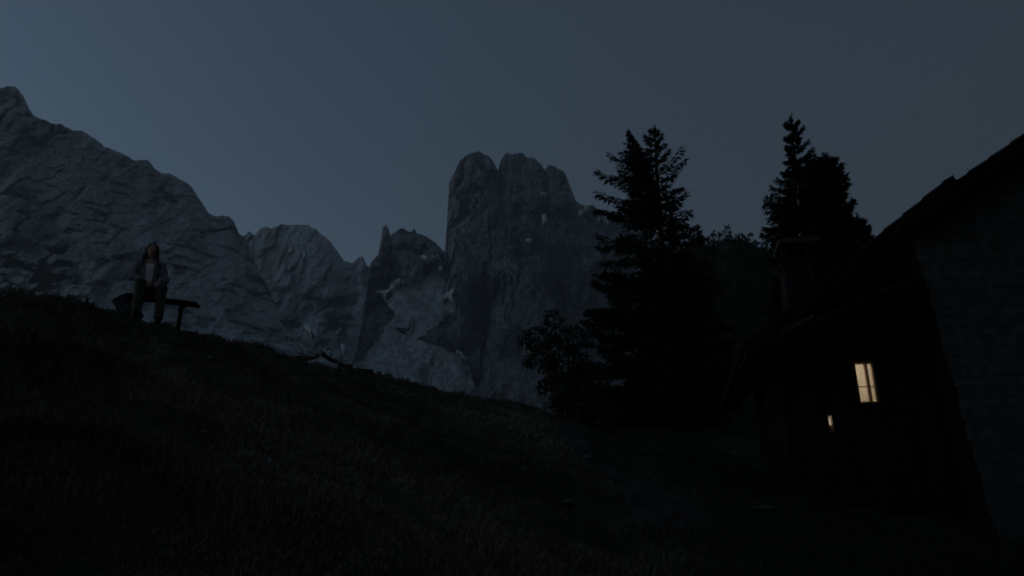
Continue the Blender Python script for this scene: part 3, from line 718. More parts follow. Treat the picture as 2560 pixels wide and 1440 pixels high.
def roof_slab(name, x0, z0, x1, z1, y0, y1, th, mat=M_ROOF, course=0.42, seed=1):
    """sloping slab from eave (x0,z0) to ridge (x1,z1) with lapped board courses, verge boards and rafters"""
    rr = random.Random(seed); L = math.hypot(x1 - x0, z1 - z0); ux, uz = (x1 - x0) / L, (z1 - z0) / L; nx, nz = -uz, ux
    if nz < 0: nx, nz = -nx, -nz
    mb = MB()
    P = lambda s, h: (x0 + ux * s + nx * h, z0 + uz * s + nz * h)
    mb.prism([P(0, -th), P(L, -th), P(L, -0.045), P(0, -0.045)], y0 + 0.05, y1)
    r = part(name, mb, M_WOOD_DARK)
    s = -0.06
    while s < L:
        e = min(s + course * 1.25, L); q = rr.uniform(-0.012, 0.012)
        m2 = MB(); m2.prism([P(s, -0.040), P(e, -0.043), P(e, -0.012), P(s, 0.016)], y0 - 0.03 + q, y1)
        part('shingle_course', m2, mat, r); s += course
    m3 = MB(); m3.prism([P(-0.02, -th - 0.05), P(L, -th - 0.05), P(L, -0.047), P(-0.02, -0.047)], y0, y0 + 0.045); part('verge_board', m3, M_WOOD_DARK, r)
    y = y0 + 0.35
    while y < y1 - 0.1 and y < y0 + 6:
        m4 = MB(); m4.prism([P(0.06, -th - 0.10), P(L, -th - 0.10), P(L, -th - 0.002), P(0.06, -th - 0.002)], y, y + 0.09); part('rafter', m4, M_WOOD_DARK, r); y += 0.8
    return r
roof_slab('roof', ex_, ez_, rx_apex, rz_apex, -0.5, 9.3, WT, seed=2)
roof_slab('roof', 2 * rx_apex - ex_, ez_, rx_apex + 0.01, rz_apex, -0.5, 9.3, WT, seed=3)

# --- wing set back to the left
WY = 0.7
w0x, w0z = loc(1862, 858, WY - 0.6); w1x, w1z = loc(2300, 503, WY - 0.6)
ws = (w1z - w0z) / (w1x - w0x)
wr = lambda x: w0z + ws * (x - w0x)
wx1 = w1x + 0.55; 
roof_slab('wing_roof', w0x, w0z, wx1, wr(wx1), WY - 0.6, WY + 2.9, 0.16, seed=4)
wl_x, _ = loc(1958, 1000, WY)
win = []   # window openings in local x,z on plane WY
bx0, bz1 = loc(2135, 900, WY); bx1, bz0 = loc(2194, 1010, WY)
sx0, sx1 = loc(2071, 1058, WY)[0], loc(2084, 1058, WY)[0]; sz1, sz0 = loc(2076, 1034, WY)[1], loc(2076, 1083, WY)[1]
bx0, bx1 = loc(2140, 955, WY)[0] , loc(2192, 955, WY)[0]
bz1, bz0 = loc(2160, 902, WY)[1], loc(2160, 1009, WY)[1]
zb = -1.6
wingwall = part('wing_wall', MB().box((wl_x, WY + 0.02, zb), (wl_x + 0.02, WY + 0.16, wr(wl_x) - 0.3)), M_WOOD_DARK)
x = wl_x + 0.024; rb = random.Random(9)
xe = ct_x + 0.35
opens = [(bx0, bx1, bz0, bz1), (sx0, sx1, sz0, sz1)]
cuts = sorted({c for o in opens for c in o[:2]})
marks = [x] + [c for c in cuts if x < c < xe] + [xe]; edges = []
for m0, m1 in zip(marks[:-1], marks[1:]):
    nb_ = max(1, round((m1 - m0) / 0.2)); q = [m0 + (m1 - m0) * k / nb_ + (rb.uniform(-0.02, 0.02) if 0 < k < nb_ else 0) for k in range(nb_ + 1)]
    edges += list(zip(q[:-1], q[1:]))
for x, x2 in edges:
    d = rb.uniform(0, 0.012); spans = [(zb, wr(x) - 0.20)]
    for a, b, c, e in opens:
        if a - 1e-4 <= x and x2 <= b + 1e-4: spans = [t for lo, hi in spans for t in ((lo, c), (e, hi))]
    for lo, hi in spans:
        part('board', MB().box((x, WY - d, lo), (x2 - 0.005, WY + 0.10, hi)), M_WOOD_DARK, wingwall)
part('backing_wall', MB().box((wl_x + 0.02, WY + 0.11, zb), (bx0 - 0.02, WY + 0.15, sz0)).box((wl_x + 0.02, WY + 0.11, sz1), (bx0 - 0.02, WY + 0.15, wr(wl_x) - .22)).box((wl_x + 0.02, WY + 0.11, sz0), (sx0, WY + 0.15, sz1)).box((sx1, WY + 0.11, sz0), (bx0 - 0.02, WY + 0.15, sz1))
     .box((bx1 + 0.02, WY + 0.11, zb), (xe, WY + 0.15, wr(bx1) - .22)).box((bx0 - 0.02, WY + 0.11, zb), (bx1 + 0.02, WY + 0.15, bz0)).box((bx0 - 0.02, WY + 0.11, bz1), (bx1 + 0.02, WY + 0.15, wr(bx0) - .22)), M_WOOD_DARK, wingwall)
part('side_wall', MB().box((wl_x, WY + 0.165, zb), (wl_x + 0.12, WY + 2.7, wr(wl_x) - 0.25)), M_WOOD_DARK)

# pent roof over the wing's windows, pale edge board
pv = WY - 0.95
p0x, p0z = loc(1875, 872, pv); p1x, p1z = loc(2303, 682, pv)
pent = roof_slab('pent_roof', p0x, p0z, p1x, p1z, pv, WY - 0.02, 0.07, course=0.36, seed=6)
L_ = math.hypot(p1x - p0x, p1z - p0z)
q0, q1 = loc(1950, 834, pv - 0.01), loc(2034, 792, pv - 0.01)
part('edge_strip', MB().prism([(q0[0], q0[1] - .03), (q1[0], q1[1] - .03), (q1[0], q1[1] + .035), (q0[0], q0[1] + .035)], pv - 0.05, pv - 0.012), M_SLAB, pent)

# lit windows: real rooms behind, each with its lamp
def room(x0, x1, z0, z1, depth, y0, name):
    t = 0.04
    mb = MB()
    mb.box((x0 - t, y0 + depth, z0 - t), (x1 + t, y0 + depth + t, z1 + t))
    mb.box((x0 - t, y0, z0 - t), (x0, y0 + depth, z1 + t)); mb.box((x1, y0, z0 - t), (x1 + t, y0 + depth, z1 + t))
    mb.box((x0, y0, z0 - t), (x1, y0 + depth, z0)); mb.box((x0, y0, z1), (x1, y0 + depth, z1 + t))
    return mb
def lamp(name, lx, ly, lz, watt, col, rad, parent):
    d = bpy.data.lights.new(name, 'POINT'); d.energy = watt; d.color = col; d.shadow_soft_size = rad
    o = bpy.data.objects.new(name, d); COL.objects.link(o); o.parent = parent; o.location = (lx, ly, lz)
    return o
part('lit_room', room(bx0 - 0.5, bx1 + 0.6, bz0 - 0.25, bz1 + 0.4, 0.9, WY + 0.26, 'r'), M_ROOM)
W = part('window', MB().box((bx0, WY + 0.0, bz0), (bx0 + 0.028, WY + 0.09, bz1)).box((bx1 - 0.028, WY + 0.0, bz0), (bx1, WY + 0.09, bz1)).box((bx0 + .028, WY, bz0), (bx1 - .028, WY + .09, bz0 + .028)).box((bx0 + .028, WY, bz1 - .028), (bx1 - .028, WY + .09, bz1)), M_FRAME)
W['label'] = 'larger lit window with brown frame'
xm = bx0 + (bx1 - bx0) * 0.58; zmid = bz0 + (bz1 - bz0) * 0.40
part('mullion', MB().box((xm, WY + 0.01, bz0 + .028), (xm + 0.028, WY + 0.11, bz1 - .028)), M_FRAME, W)
part('glazing_bar', MB().box((bx0 + .028, WY + 0.03, zmid), (xm, WY + 0.05, zmid + 0.011)).box((xm + .028, WY + 0.03, zmid), (bx1 - .028, WY + 0.05, zmid + 0.011)), M_FRAME, W)
for a, b in ((bx0 + .028, xm), (xm + .028, bx1 - .028)):
    for c, e in ((bz0 + .028, zmid), (zmid + .011, bz1 - .028)):
        part('pane', MB().box((a, WY + 0.036, c), (b, WY + 0.042, e)), M_GLASS, W)
lamp('room_lamp', bx0 + 0.05, WY + 0.5, bz1 + 0.30, 0.1745, (1.0, 0.83, 0.67), 0.05, hut)
part('lit_room', room(sx0 - 0.12, sx1 + 0.2, sz0 - 0.15, sz1 + 0.15, 0.7, WY + 0.17, 'r'), M_ROOM)
W2 = part('window', MB().box((sx0 - .0, WY + 0.0, sz0), (sx0 + 0.012, WY + 0.09, sz1)).box((sx1 - 0.008, WY, sz0), (sx1, WY + 0.09, sz1)), M_FRAME)
W2['label'] = 'narrow lit slit window below and left of the larger one'
part('pane', MB().box((sx0 + 0.012, WY + 0.036, sz0), (sx1 - 0.008, WY + 0.042, sz1)), M_GLASS, W2)
lamp('room_lamp', (sx0 + sx1) / 2 + 0.03, WY + 0.4, sz1 + 0.10, 0.0397, (1.0, 0.84, 0.78), 0.03, hut)

# chimney with a slab on four stubs
cy = WY + 2.2
cxl, _ = loc(1962, 690, cy); cxr, _ = loc(2036, 690, cy); _, ctop = loc(2000, 655, cy); _, cslab = loc(2000, 612, cy); _, cs2 = loc(2000, 599, cy)
slx0, _ = loc(1944, 605, cy); slx1, _ = loc(2044, 605, cy); dpt = 0.5
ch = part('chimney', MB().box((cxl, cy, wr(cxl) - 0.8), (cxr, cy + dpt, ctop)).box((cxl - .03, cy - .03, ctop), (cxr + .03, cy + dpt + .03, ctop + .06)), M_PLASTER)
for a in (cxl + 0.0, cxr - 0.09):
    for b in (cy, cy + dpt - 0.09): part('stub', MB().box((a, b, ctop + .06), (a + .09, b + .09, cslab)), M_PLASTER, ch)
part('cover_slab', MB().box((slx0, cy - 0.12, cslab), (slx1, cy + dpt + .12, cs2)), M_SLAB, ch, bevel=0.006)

# ================================================================== PATH
def build_path():
    ctr = [(1700, 1330), (1640, 1250), (1575, 1205), (1510, 1175), (1470, 1145), (1450, 1110), (1440, 1080), (1415, 1062)]
    pts = []
    for px, py in ctr:             # find where that line of sight meets the meadow
        p = meet(px, py)
        pts.append((p.x, p.y))
    pts = np.array(pts); s = np.concatenate([[0], np.cumsum(np.hypot(*np.diff(pts, axis=0).T))])
    u = np.linspace(0, s[-1], 130); cx = np.interp(u, s, pts[:, 0]); cy_ = np.interp(u, s, pts[:, 1])
    ker = np.ones(9) / 9; cx[4:-4] = np.convolve(cx, ker, 'valid'); cy_[4:-4] = np.convolve(cy_, ker, 'valid')
    tx, ty = np.gradient(cx), np.gradient(cy_); l = np.hypot(tx, ty); nx, ny = -ty / l, tx / l
    w = np.linspace(-1, 1, 15)
    half = 0.42 + 0.12 * noise(u * 1.3, 0.5, 0, 40)
    X = cx[:, None] + nx[:, None] * w[None] * half[:, None]; Yp = cy_[:, None] + ny[:, None] * w[None] * half[:, None]
    Z = ground_z(X, Yp) + 0.035 * (1 - np.abs(w)[None] ** 3) - 0.01 + 0.012 * fbm(X * 9, Yp * 9, 0, 2, 44)
    obj('path', new_mesh('path', np.stack([X, Yp, Z], -1).reshape(-1, 3), grid_faces(130, 15)[:, ::-1], M_PATH, True), kind='structure', label='worn gravel path between meadow slope and hut')
build_path()

# ================================================================== SDF MODELLING (person, pack, stones)
def surface_nets(fn, lo, hi, h):
    lo, hi = np.array(lo, float), np.array(hi, float); n = np.ceil((hi - lo) / h).astype(int) + 1
    ax = [lo[i] + h * np.arange(n[i]) for i in range(3)]
    X, Y, Z = np.meshgrid(*[a.astype(np.float32) for a in ax], indexing='ij')
    D = fn(X, Y, Z).astype(np.float32)
    c = [D[a:n[0] - 1 + a, b:n[1] - 1 + b, e:n[2] - 1 + e] for a in (0, 1) for b in (0, 1) for e in (0, 1)]
    neg = sum((q < 0).astype(np.int8) for q in c); act = (neg > 0) & (neg < 8)
    idx = np.full(act.shape, -1, np.int64); I = np.argwhere(act); idx[act] = np.arange(len(I))
    offs = [(a, b, e) for a in (0, 1) for b in (0, 1) for e in (0, 1)]
    vals = np.stack([q[act] for q in c], 1); pos = np.zeros((len(I), 3)); cnt = np.zeros(len(I))
    for i in range(8):
        for j in range(i + 1, 8):
            d = np.abs(np.array(offs[i]) - np.array(offs[j]))
            if d.sum() != 1: continue
            a, b = vals[:, i], vals[:, j]; cr = (a < 0) != (b < 0)
            t = np.where(cr, a / np.where(cr, a - b, 1), 0)[:, None]
            pos += np.where(cr[:, None], np.array(offs[i])[None] * (1 - t) + np.array(offs[j])[None] * t, 0); cnt += cr
    V = lo + (I + pos / cnt[:, None]) * h
    faces = []
    for axis in range(3):
        sl0 = [slice(None)] * 3; sl1 = [slice(None)] * 3; sl0[axis] = slice(0, n[axis] - 1); sl1[axis] = slice(1, n[axis])
        a, b = D[tuple(sl0)], D[tuple(sl1)]; cr = (a < 0) != (b < 0)
        o1, o2 = [i for i in range(3) if i != axis]
        E = np.argwhere(cr); ok = (E[:, o1] > 0) & (E[:, o2] > 0) & (E[:, o1] < n[o1] - 1) & (E[:, o2] < n[o2] - 1); E = E[ok]
        if not len(E): continue
        q = []
        for d1, d2 in ((1, 1), (0, 1), (0, 0), (1, 0)):
            e = E.copy(); e[:, o1] -= d1; e[:, o2] -= d2; q.append(idx[e[:, 0], e[:, 1], e[:, 2]])
        q = np.stack(q, 1); flip = (a[tuple(E.T)] < 0)
        if axis == 1: flip = ~flip
        q[~flip] = q[~flip][:, ::-1]; faces.append(q)
    return V, np.concatenate(faces)
def cap(X, Y, Z, a, b, ra, rb):
    a, b = np.array(a, np.float32), np.array(b, np.float32); d = b - a; L2 = float(d @ d) + 1e-9
    t = np.clip(((X - a[0]) * d[0] + (Y - a[1]) * d[1] + (Z - a[2]) * d[2]) / L2, 0, 1)
    return np.sqrt((X - a[0] - t * d[0]) ** 2 + (Y - a[1] - t * d[1]) ** 2 + (Z - a[2] - t * d[2]) ** 2) - (ra + (rb - ra) * t)
def ell(X, Y, Z, c, r):
    k = np.sqrt(((X - c[0]) / r[0]) ** 2 + ((Y - c[1]) / r[1]) ** 2 + ((Z - c[2]) / r[2]) ** 2)
    return (k - 1) * min(r)
def smin(a, b, k):
    h = np.clip(0.5 + 0.5 * (b - a) / k, 0, 1); return b + (a - b) * h - k * h * (1 - h)

# ---- the seat: where the bench stands (local frame: origin under the sitter's pelvis on the ground, -y towards the camera)
SEATP = at(365, 738, 12.42)      # seat surface under the sitter
PO = Vector((SEATP.x, SEATP.y, SEATP.z))
# person in local coords with the seat surface at z = 0
def Lp(px, py, dy=0.0):
    p = at(px, py, PO.y + dy) - PO; return (p.x, dy, p.z)
HIPL, HIPR = (-0.095, 0.02, 0.085), (0.095, 0.02, 0.085)
KNL, KNR = (-0.11, -0.40, 0.035), (0.20, -0.38, 0.0)
ANL, ANR = (-0.10, -0.34, -0.40), (0.215, -0.36, -0.46)
CH = (-0.015, 0.02, 0.42)
SHL, SHR = (-0.175, 0.015, 0.525), (0.155, 0.015, 0.52)
ELL, ELR = (-0.235, -0.04, 0.25), (0.235, -0.06, 0.26)
WRL, WRR = (-0.02, -0.27, 0.125), (0.135, -0.30, 0.115)
HEAD = (-0.025, 0.0, 0.735)
def arm_axis(s): return ((SHL, ELL, WRL) if s < 0 else (SHR, ELR, WRR))
def head_sdf(X, Y, Z):
    # tilt the head back: the face looks up
    a = R(-20); cx, cy_, cz = HEAD; y = (Y - cy_) * math.cos(a) - (Z - cz) * math.sin(a); z = (Y - cy_) * math.sin(a) + (Z - cz) * math.cos(a); x = X - cx
    d = ell(x, y, z, (0, 0.012, 0.03), (0.076, 0.094, 0.092))
    d = smin(d, ell(x, y, z, (0, -0.025, -0.045), (0.058, 0.066, 0.075)), 0.03)
    d = smin(d, ell(x, y, z, (0, -0.072, -0.092), (0.022, 0.02, 0.018)), 0.02)          # chin
    d = smin(d, cap(x, y, z, (0, -0.086, 0.012), (0, -0.108, -0.030), 0.008, 0.012), 0.012)  # nose
    d = smin(d, cap(x, y, z, (-0.034, -0.078, 0.022), (0.034, -0.078, 0.022), 0.010, 0.010), 0.012)  # brow
    for s in (-1, 1):
        d = -smin(-d, ell(x, y, z, (s * 0.031, -0.094, 0.004), (0.015, 0.012, 0.010)), 0.008)
        d = smin(d, ell(x, y, z, (s * 0.031, -0.078, 0.003), (0.012, 0.010, 0.010)), 0.004)
        d = smin(d, ell(x, y, z, (s * 0.077, 0.01, -0.005), (0.010, 0.020, 0.030)), 0.008)
    d = smin(d, cap(x, y, z, (-0.018, -0.089, -0.058), (0.018, -0.089, -0.058), 0.006, 0.006), 0.006)
    d = smin(d, cap(x, y, z, (-0.014, -0.088, -0.069), (0.014, -0.088, -0.069), 0.006, 0.006), 0.005)
    return d
def hand(X, Y, Z, w, side):
    """palm, four fingers and a thumb, folded over the knee between the legs"""
    w = np.array(w); d = cap(X, Y, Z, w, w + np.array((side * -0.012, -0.045, -0.045)), 0.026, 0.032)
    pm = w + np.array((side * -0.012, -0.05, -0.05))
    for i, (ln, dx) in enumerate(((0.034, -0.027), (0.040, -0.009), (0.037, 0.009), (0.029, 0.026))):
        k0 = pm + np.array((dx, -0.012, -0.012)); k1 = k0 + np.array((-side * 0.006, -0.6, -0.8)) * ln; k2 = k1 + np.array((-side * 0.012, 0.25, -0.95)) * ln * 0.8
        d = smin(d, smin(cap(X, Y, Z, k0, k1, 0.0095, 0.009), cap(X, Y, Z, k1, k2, 0.009, 0.0075), 0.004), 0.006)
    t0 = w + np.array((-side * 0.024, -0.026, -0.020)); t1 = t0 + np.array((-side * 0.022, -0.024, -0.018)); t2 = t1 + np.array((-side * 0.004, -0.020, -0.022))
    return smin(d, smin(cap(X, Y, Z, t0, t1, 0.012, 0.010), cap(X, Y, Z, t1, t2, 0.010, 0.008), 0.004), 0.008)
def body_sdf(X, Y, Z):
    d = ell(X, Y, Z, (0, 0.03, 0.09), (0.165, 0.13, 0.11))
    d = smin(d, cap(X, Y, Z, (0, 0.03, 0.12), (-0.008, 0.03, 0.26), 0.115, 0.105), 0.05)
    d = smin(d, ell(X, Y, Z, CH, (0.145, 0.10, 0.17)), 0.06)
    d = smin(d, cap(X, Y, Z, (SHL[0] + .05, 0.02, 0.53), (SHR[0] - .05, 0.02, 0.53), 0.055, 0.055), 0.05)
    d = smin(d, cap(X, Y, Z, (-0.018, 0.02, 0.53), (-0.024, 0.012, 0.68), 0.05, 0.046), 0.03)
    for h_, k, a in ((HIPL, KNL, ANL), (HIPR, KNR, ANR)):
        d = smin(d, cap(X, Y, Z, h_, k, 0.085, 0.056), 0.04)
        d = smin(d, cap(X, Y, Z, k, a, 0.054, 0.036), 0.02)
        d = smin(d, cap(X, Y, Z, (a[0], a[1] + 0.02, a[2] - 0.055), (a[0], a[1] - 0.14, a[2] - 0.065), 0.034, 0.028), 0.03)
    for s in (-1, 1):
        S_, E_, W_ = arm_axis(s)
        d = smin(d, cap(X, Y, Z, S_, E_, 0.048, 0.038), 0.03); d = smin(d, cap(X, Y, Z, E_, W_, 0.037, 0.024), 0.015)
        d = smin(d, hand(X, Y, Z, W_, s), 0.012)
    return smin(d, head_sdf(X, Y, Z), 0.018)
def jacket_sdf(X, Y, Z):
    d = cap(X, Y, Z, (0, 0.03, 0.13), (-0.008, 0.03, 0.28), 0.150, 0.135)
    d = smin(d, ell(X, Y, Z, CH, (0.172, 0.125, 0.19)), 0.06)
    d = smin(d, cap(X, Y, Z, (SHL[0] + .04, 0.02, 0.525), (SHR[0] - .04, 0.02, 0.525), 0.068, 0.068), 0.05)
    for s in (-1, 1):
        S_, E_, W_ = arm_axis(s); E_, W_ = np.array(E_), np.array(W_); c = E_ + (W_ - E_) * 0.80
        d = smin(d, cap(X, Y, Z, S_, E_, 0.066, 0.058), 0.03); d = smin(d, cap(X, Y, Z, E_, c, 0.057, 0.046), 0.015)
    d = d + 0.006 * np.sin(X * 38 + Z * 22) * np.sin(Z * 31 + Y * 17)
    # open down the front, cut off at hem, neck and cuffs
    wv = 0.040 + 0.020 * np.sin((Z - 0.1) * 5)
    front = np.maximum(np.maximum(np.abs(X + 0.012 - (Z - 0.3) * -0.04) - wv, Y - 0.0), 0.10 - Z)
    d = np.maximum(d, -np.where(Z > 0.08, front, 1.0))
    d = np.maximum(d, 0.02 - Z); d = np.maximum(d, -cap(X, Y, Z, (-0.018, 0.0, 0.56), (-0.022, -0.005, 0.72), 0.064, 0.085))
    for s in (-1, 1):
        S_, E_, W_ = arm_axis(s); E_, W_ = np.array(E_), np.array(W_); c = E_ + (W_ - E_) * 0.80; n_ = (W_ - E_) / np.linalg.norm(W_ - E_)
        far = (X - c[0]) * n_[0] + (Y - c[1]) * n_[1] + (Z - c[2]) * n_[2]
        d = np.maximum(d, np.minimum(far, 0.12 - np.sqrt((X - W_[0]) ** 2 + (Y - W_[1]) ** 2 + (Z - W_[2]) ** 2) * 0 - 0.12 + np.where(np.sqrt((X - c[0]) ** 2 + (Y - c[1]) ** 2 + (Z - c[2]) ** 2) < 0.09, far, -1)))
    return d
def top_sdf(X, Y, Z):
    d = cap(X, Y, Z, (0, 0.03, 0.12), (-0.008, 0.03, 0.28), 0.124, 0.114)
    d = smin(d, ell(X, Y, Z, CH, (0.152, 0.108, 0.165)), 0.05)
    return np.maximum(np.maximum(d, 0.06 - Z), Z - 0.50)
def trousers_sdf(X, Y, Z):
    d = ell(X, Y, Z, (0, 0.03, 0.085), (0.178, 0.142, 0.115))
    for h_, k, a in ((HIPL, KNL, ANL), (HIPR, KNR, ANR)):
        d = smin(d, cap(X, Y, Z, h_, k, 0.098, 0.076), 0.03); d = smin(d, cap(X, Y, Z, k, a, 0.076, 0.066), 0.02)
    d = d + 0.004 * np.sin(Z * 46 + X * 9) * np.sin(Y * 33 + Z * 11)
    d = np.maximum(d, Z - 0.16)
    for a in (ANL, ANR):
        d = np.maximum(d, np.where((np.abs(X - a[0]) < 0.12) & (Z < a[2] + 0.1), a[2] - 0.015 - Z, -1))
    return d
def boot_sdf(X, Y, Z, which=(ANL,)):
    d = None
    for a in which:
        q = smin(cap(X, Y, Z, (a[0], a[1] + 0.01, a[2] + 0.05), (a[0], a[1] + 0.02, a[2] - 0.05), 0.050, 0.050), cap(X, Y, Z, (a[0], a[1] + 0.03, a[2] - 0.055), (a[0] + (0.015 if a is ANR else -0.015), a[1] - 0.17, a[2] - 0.062), 0.047, 0.040), 0.02)
        q = np.maximum(q, (a[2] - 0.10) - Z); d = q if d is None else np.minimum(d, q)
    return d
def hair_sdf(X, Y, Z):
    hx, hy, hz = HEAD
    d = ell(X, Y, Z, (hx, hy + 0.030, hz + 0.036), (0.098, 0.118, 0.112))
    for s, x1, y1, z1 in ((-1, -0.135, -0.07, 0.47), (1, 0.125, -0.06, 0.46)):
        d = smin(d, cap(X, Y, Z, (hx + s * 0.075, hy + 0.02, hz + 0.01), (hx + s * 0.088, hy - 0.005, hz - 0.12), 0.034, 0.036), 0.03)
        d = smin(d, cap(X, Y, Z, (hx + s * 0.088, hy - 0.005, hz - 0.12), (x1, y1, z1), 0.038, 0.022), 0.02)
    d = smin(d, cap(X, Y, Z, (hx, hy + 0.07, hz - 0.02), (hx, hy + 0.11, hz - 0.26), 0.075, 0.055), 0.03)
    d = d + 0.004 * np.sin(X * 150 + np.sin(Z * 20) * 2) + 0.003 * np.sin(X * 260 + Y * 60)
    # the face stays free
    return np.maximum(d, -ell(X, Y, Z, (hx, hy - 0.125, hz - 0.020), (0.056, 0.105, 0.098)))
person = obj('person', None, label='person with long dark hair, open jacket and white top sitting on the bench', cat='person', loc=PO, rot=(0, 0, R(25)))
v, f = surface_nets(body_sdf, (-0.36, -0.60, -0.60), (0.36, 0.24, 0.90), 0.0075)
obj('body', new_mesh('body', v, f, M_SKIN, True), person)
for nm, fn, lo, hi, h_, mt in (('jacket', jacket_sdf, (-0.36, -0.36, 0.0), (0.36, 0.22, 0.66), 0.009, M_JACKET), ('white_top', top_sdf, (-0.25, -0.2, 0.04), (0.25, 0.22, 0.52), 0.010, M_TOP),
                               ('trousers', trousers_sdf, (-0.34, -0.56, -0.5), (0.38, 0.24, 0.2), 0.010, M_TROUSER), ('boot', lambda X, Y, Z: boot_sdf(X, Y, Z, (ANL,)), (-0.24, -0.66, -0.62), (0.06, -0.2, -0.28), 0.009, M_BOOT), ('boot', lambda X, Y, Z: boot_sdf(X, Y, Z, (ANR,)), (0.1, -0.66, -0.66), (0.36, -0.2, -0.28), 0.009, M_BOOT),
                               ('hair', hair_sdf, (-0.26, -0.22, 0.38), (0.24, 0.26, 0.92), 0.007, M_HAIR)):
    v, f = surface_nets(fn, lo, hi, h_)
    obj(nm, new_mesh(nm, v, f, mt, True), person)

# ---- bench: one plank on posts, tipped with the slope
def bench():
    e0, e1 = at(318, 739, 12.50), at(497, 760, 12.55)
    mid = (e0 + e1) / 2; d = (e1 - e0); L = d.length; ang = math.atan2(d.z, math.hypot(d.x, d.y)); yaw = math.atan2(d.y, d.x)
    base = Vector((mid.x, mid.y, gz(mid.x, mid.y)))
    b = obj('park_bench', None, label='simple backless plank bench on the ridge under the sitting person', cat='bench', loc=base)
    Mx = Matrix.Translation(mid - base) @ Matrix.Rotation(yaw, 4, 'Z') @ Matrix.Rotation(-ang, 4, 'Y')
    for y0 in (-0.100, 0.004):
        obj('seat_plank', MB().box((-L / 2, y0, -0.035), (L / 2, y0 + 0.096, 0.0), Mx).mesh('seat_plank', M_WOOD_DARK, False, 0.006), b)
    for fx in (-0.36, 0.27):
        top = Mx @ Vector((fx * L, 0, -0.05)); g = gz(top.x + base.x, top.y + base.y) - base.z - 0.25
        obj('leg', MB().tube([(top.x, top.y, g), (top.x + 0.004, top.y, (g + top.z) / 2), tuple(top)], [0.04, 0.034, 0.036], 10).mesh('leg', M_WOOD_DARK, True), b)
        obj('cleat', MB().box((fx * L - 0.04, -0.09, -0.068), (fx * L + 0.04, 0.09, -0.037), Mx).mesh('cleat', M_WOOD_DARK, False, 0.005), b)
    p, q = at(356, 750, 12.35) - base, at(337, 792, 12.3) - base
    br_ = obj('brace', MB().tube([p, q - Vector((0, 0, 0.1))], [0.03, 0.03], 8).mesh('brace', M_WOOD_GREY, True), b); br_['label'] = 'pale slanting brace under the left end'
bench()

# ---- dark pack leaning at the left end of the bench
def pack():
    p0 = at(320, 772, 12.6)
    def sdf(X, Y, Z):
        q = np.maximum(np.maximum(np.abs(X) - 0.12, np.abs(Y) - 0.06), np.abs(Z) - 0.17) 
        d = np.sqrt(np.maximum(np.abs(X) - 0.12, 0) ** 2 + np.maximum(np.abs(Y) - 0.06, 0) ** 2 + np.maximum(np.abs(Z) - 0.17, 0) ** 2) + np.minimum(q, 0) - 0.04
        d = smin(d, ell(X, Y, Z, (0, -0.10, -0.07), (0.11, 0.05, 0.09)), 0.02)
        d = smin(d, ell(X, Y, Z, (0, 0, 0.19), (0.15, 0.10, 0.06)), 0.03)
        return d + 0.006 * np.sin(X * 31) * np.sin(Z * 27)
    g = gz(p0.x, p0.y)
    root = obj('backpack', None, label='dark backpack leaning against the left end of the bench', cat='backpack', loc=(p0.x, p0.y, p0.z), rot=(R(4), R(-28), R(8)))
    v, f = surface_nets(sdf, (-0.22, -0.22, -0.28), (0.22, 0.18, 0.32), 0.014)
    obj('bag', new_mesh('bag', v, f, M_PACK, True), root)
    for s in (-1, 1):
        obj('strap', MB().tube([(s * .07, .09, .18), (s * .10, .17, .08), (s * .10, .17, -.06), (s * .08, .09, -.16)], [.014] * 4, 6).mesh('strap', M_BOOT, True), root)
pack()

# ---- logs and a sawn block on the meadow edge
def log(p, q, r, label, name='log', mat=M_BARK):
    p, q = Vector(p), Vector(q); n = 9; pts = []; rd = []
    for i in range(n):
        t = i / (n - 1); pts.append(tuple(p.lerp(q, t) - p + Vector((0, 0, 0.02 * math.sin(t * 5 + p.x))))); rd.append(r * (1 - 0.25 * t) * (1 + 0.06 * math.sin(9 * t + p.x * 3)))
    root = obj(name, None, label=label, cat='log', group='felled wood on the meadow edge', loc=p)
    obj('bark', MB().tube(pts, rd, 10).mesh('bark', mat, True), root)
    d = (q - p).normalized()
    obj('cut_end', MB().tube([tuple(-d * 0.012), tuple(d * 0.01)], [r * 0.86, r * 0.86], 10).mesh('cut_end', M_WOOD_GREY), root)
    obj('branch_stub', MB().tube([pts[4], tuple(Vector(pts[4]) + Vector((0.05, -0.05, r * 2.4)))], [r * 0.3, r * 0.15], 6).mesh('branch_stub', mat, True), root)
log(at(738, 897, 16.6), at(793, 893, 17.4), 0.05, 'thin log lying at the left end of the felled wood')
log(at(803, 882, 17.6), at(842, 909, 18.1), 0.045, 'log propped up at the middle of the felled wood, its raised end left')
log(at(846, 910, 18.4), at(880, 917, 18.6), 0.05, 'log lying to the right of the propped one')
log(at(872, 922, 18.7), at(912, 928, 19.0), 0.055, 'log lying against the square block')
blk = at(918, 933, 19.0)
root = obj('timber_block', None, label='dark square-cut timber block at the right end of the felled wood', cat='block', group='felled wood on the meadow edge', loc=blk, rot=(0, R(4), R(10)))
obj('beam', MB().box((-0.14, -0.1, -0.12), (0.13, 0.1, 0.07)).mesh('beam', M_WOOD_DARK, False, 0.012), root)
def brush():
    rg = np.random.default_rng(3); mb = MB()
    for i in range(46):
        px = rg.uniform(740, 900); py = np.interp(px, [740, 800, 845, 900], [890, 888, 905, 926]); p = at(px, py + 3, np.interp(px, [740, 800, 900], [16.6, 17.6, 18.9]))
        d = Vector((rg.normal(0, 1), rg.normal(0, .6), abs(rg.normal(0, .45)))).normalized() * rg.uniform(.12, .34)
        mb.tube([p, p + d * .5 + Vector((0, 0, .02)), p + d], [.010, .007, .003], 4)
    obj('brushwood', mb.mesh('brushwood', M_BARK), kind='stuff', label='loose dark brushwood between the logs on the meadow edge', cat='brushwood')
brush()

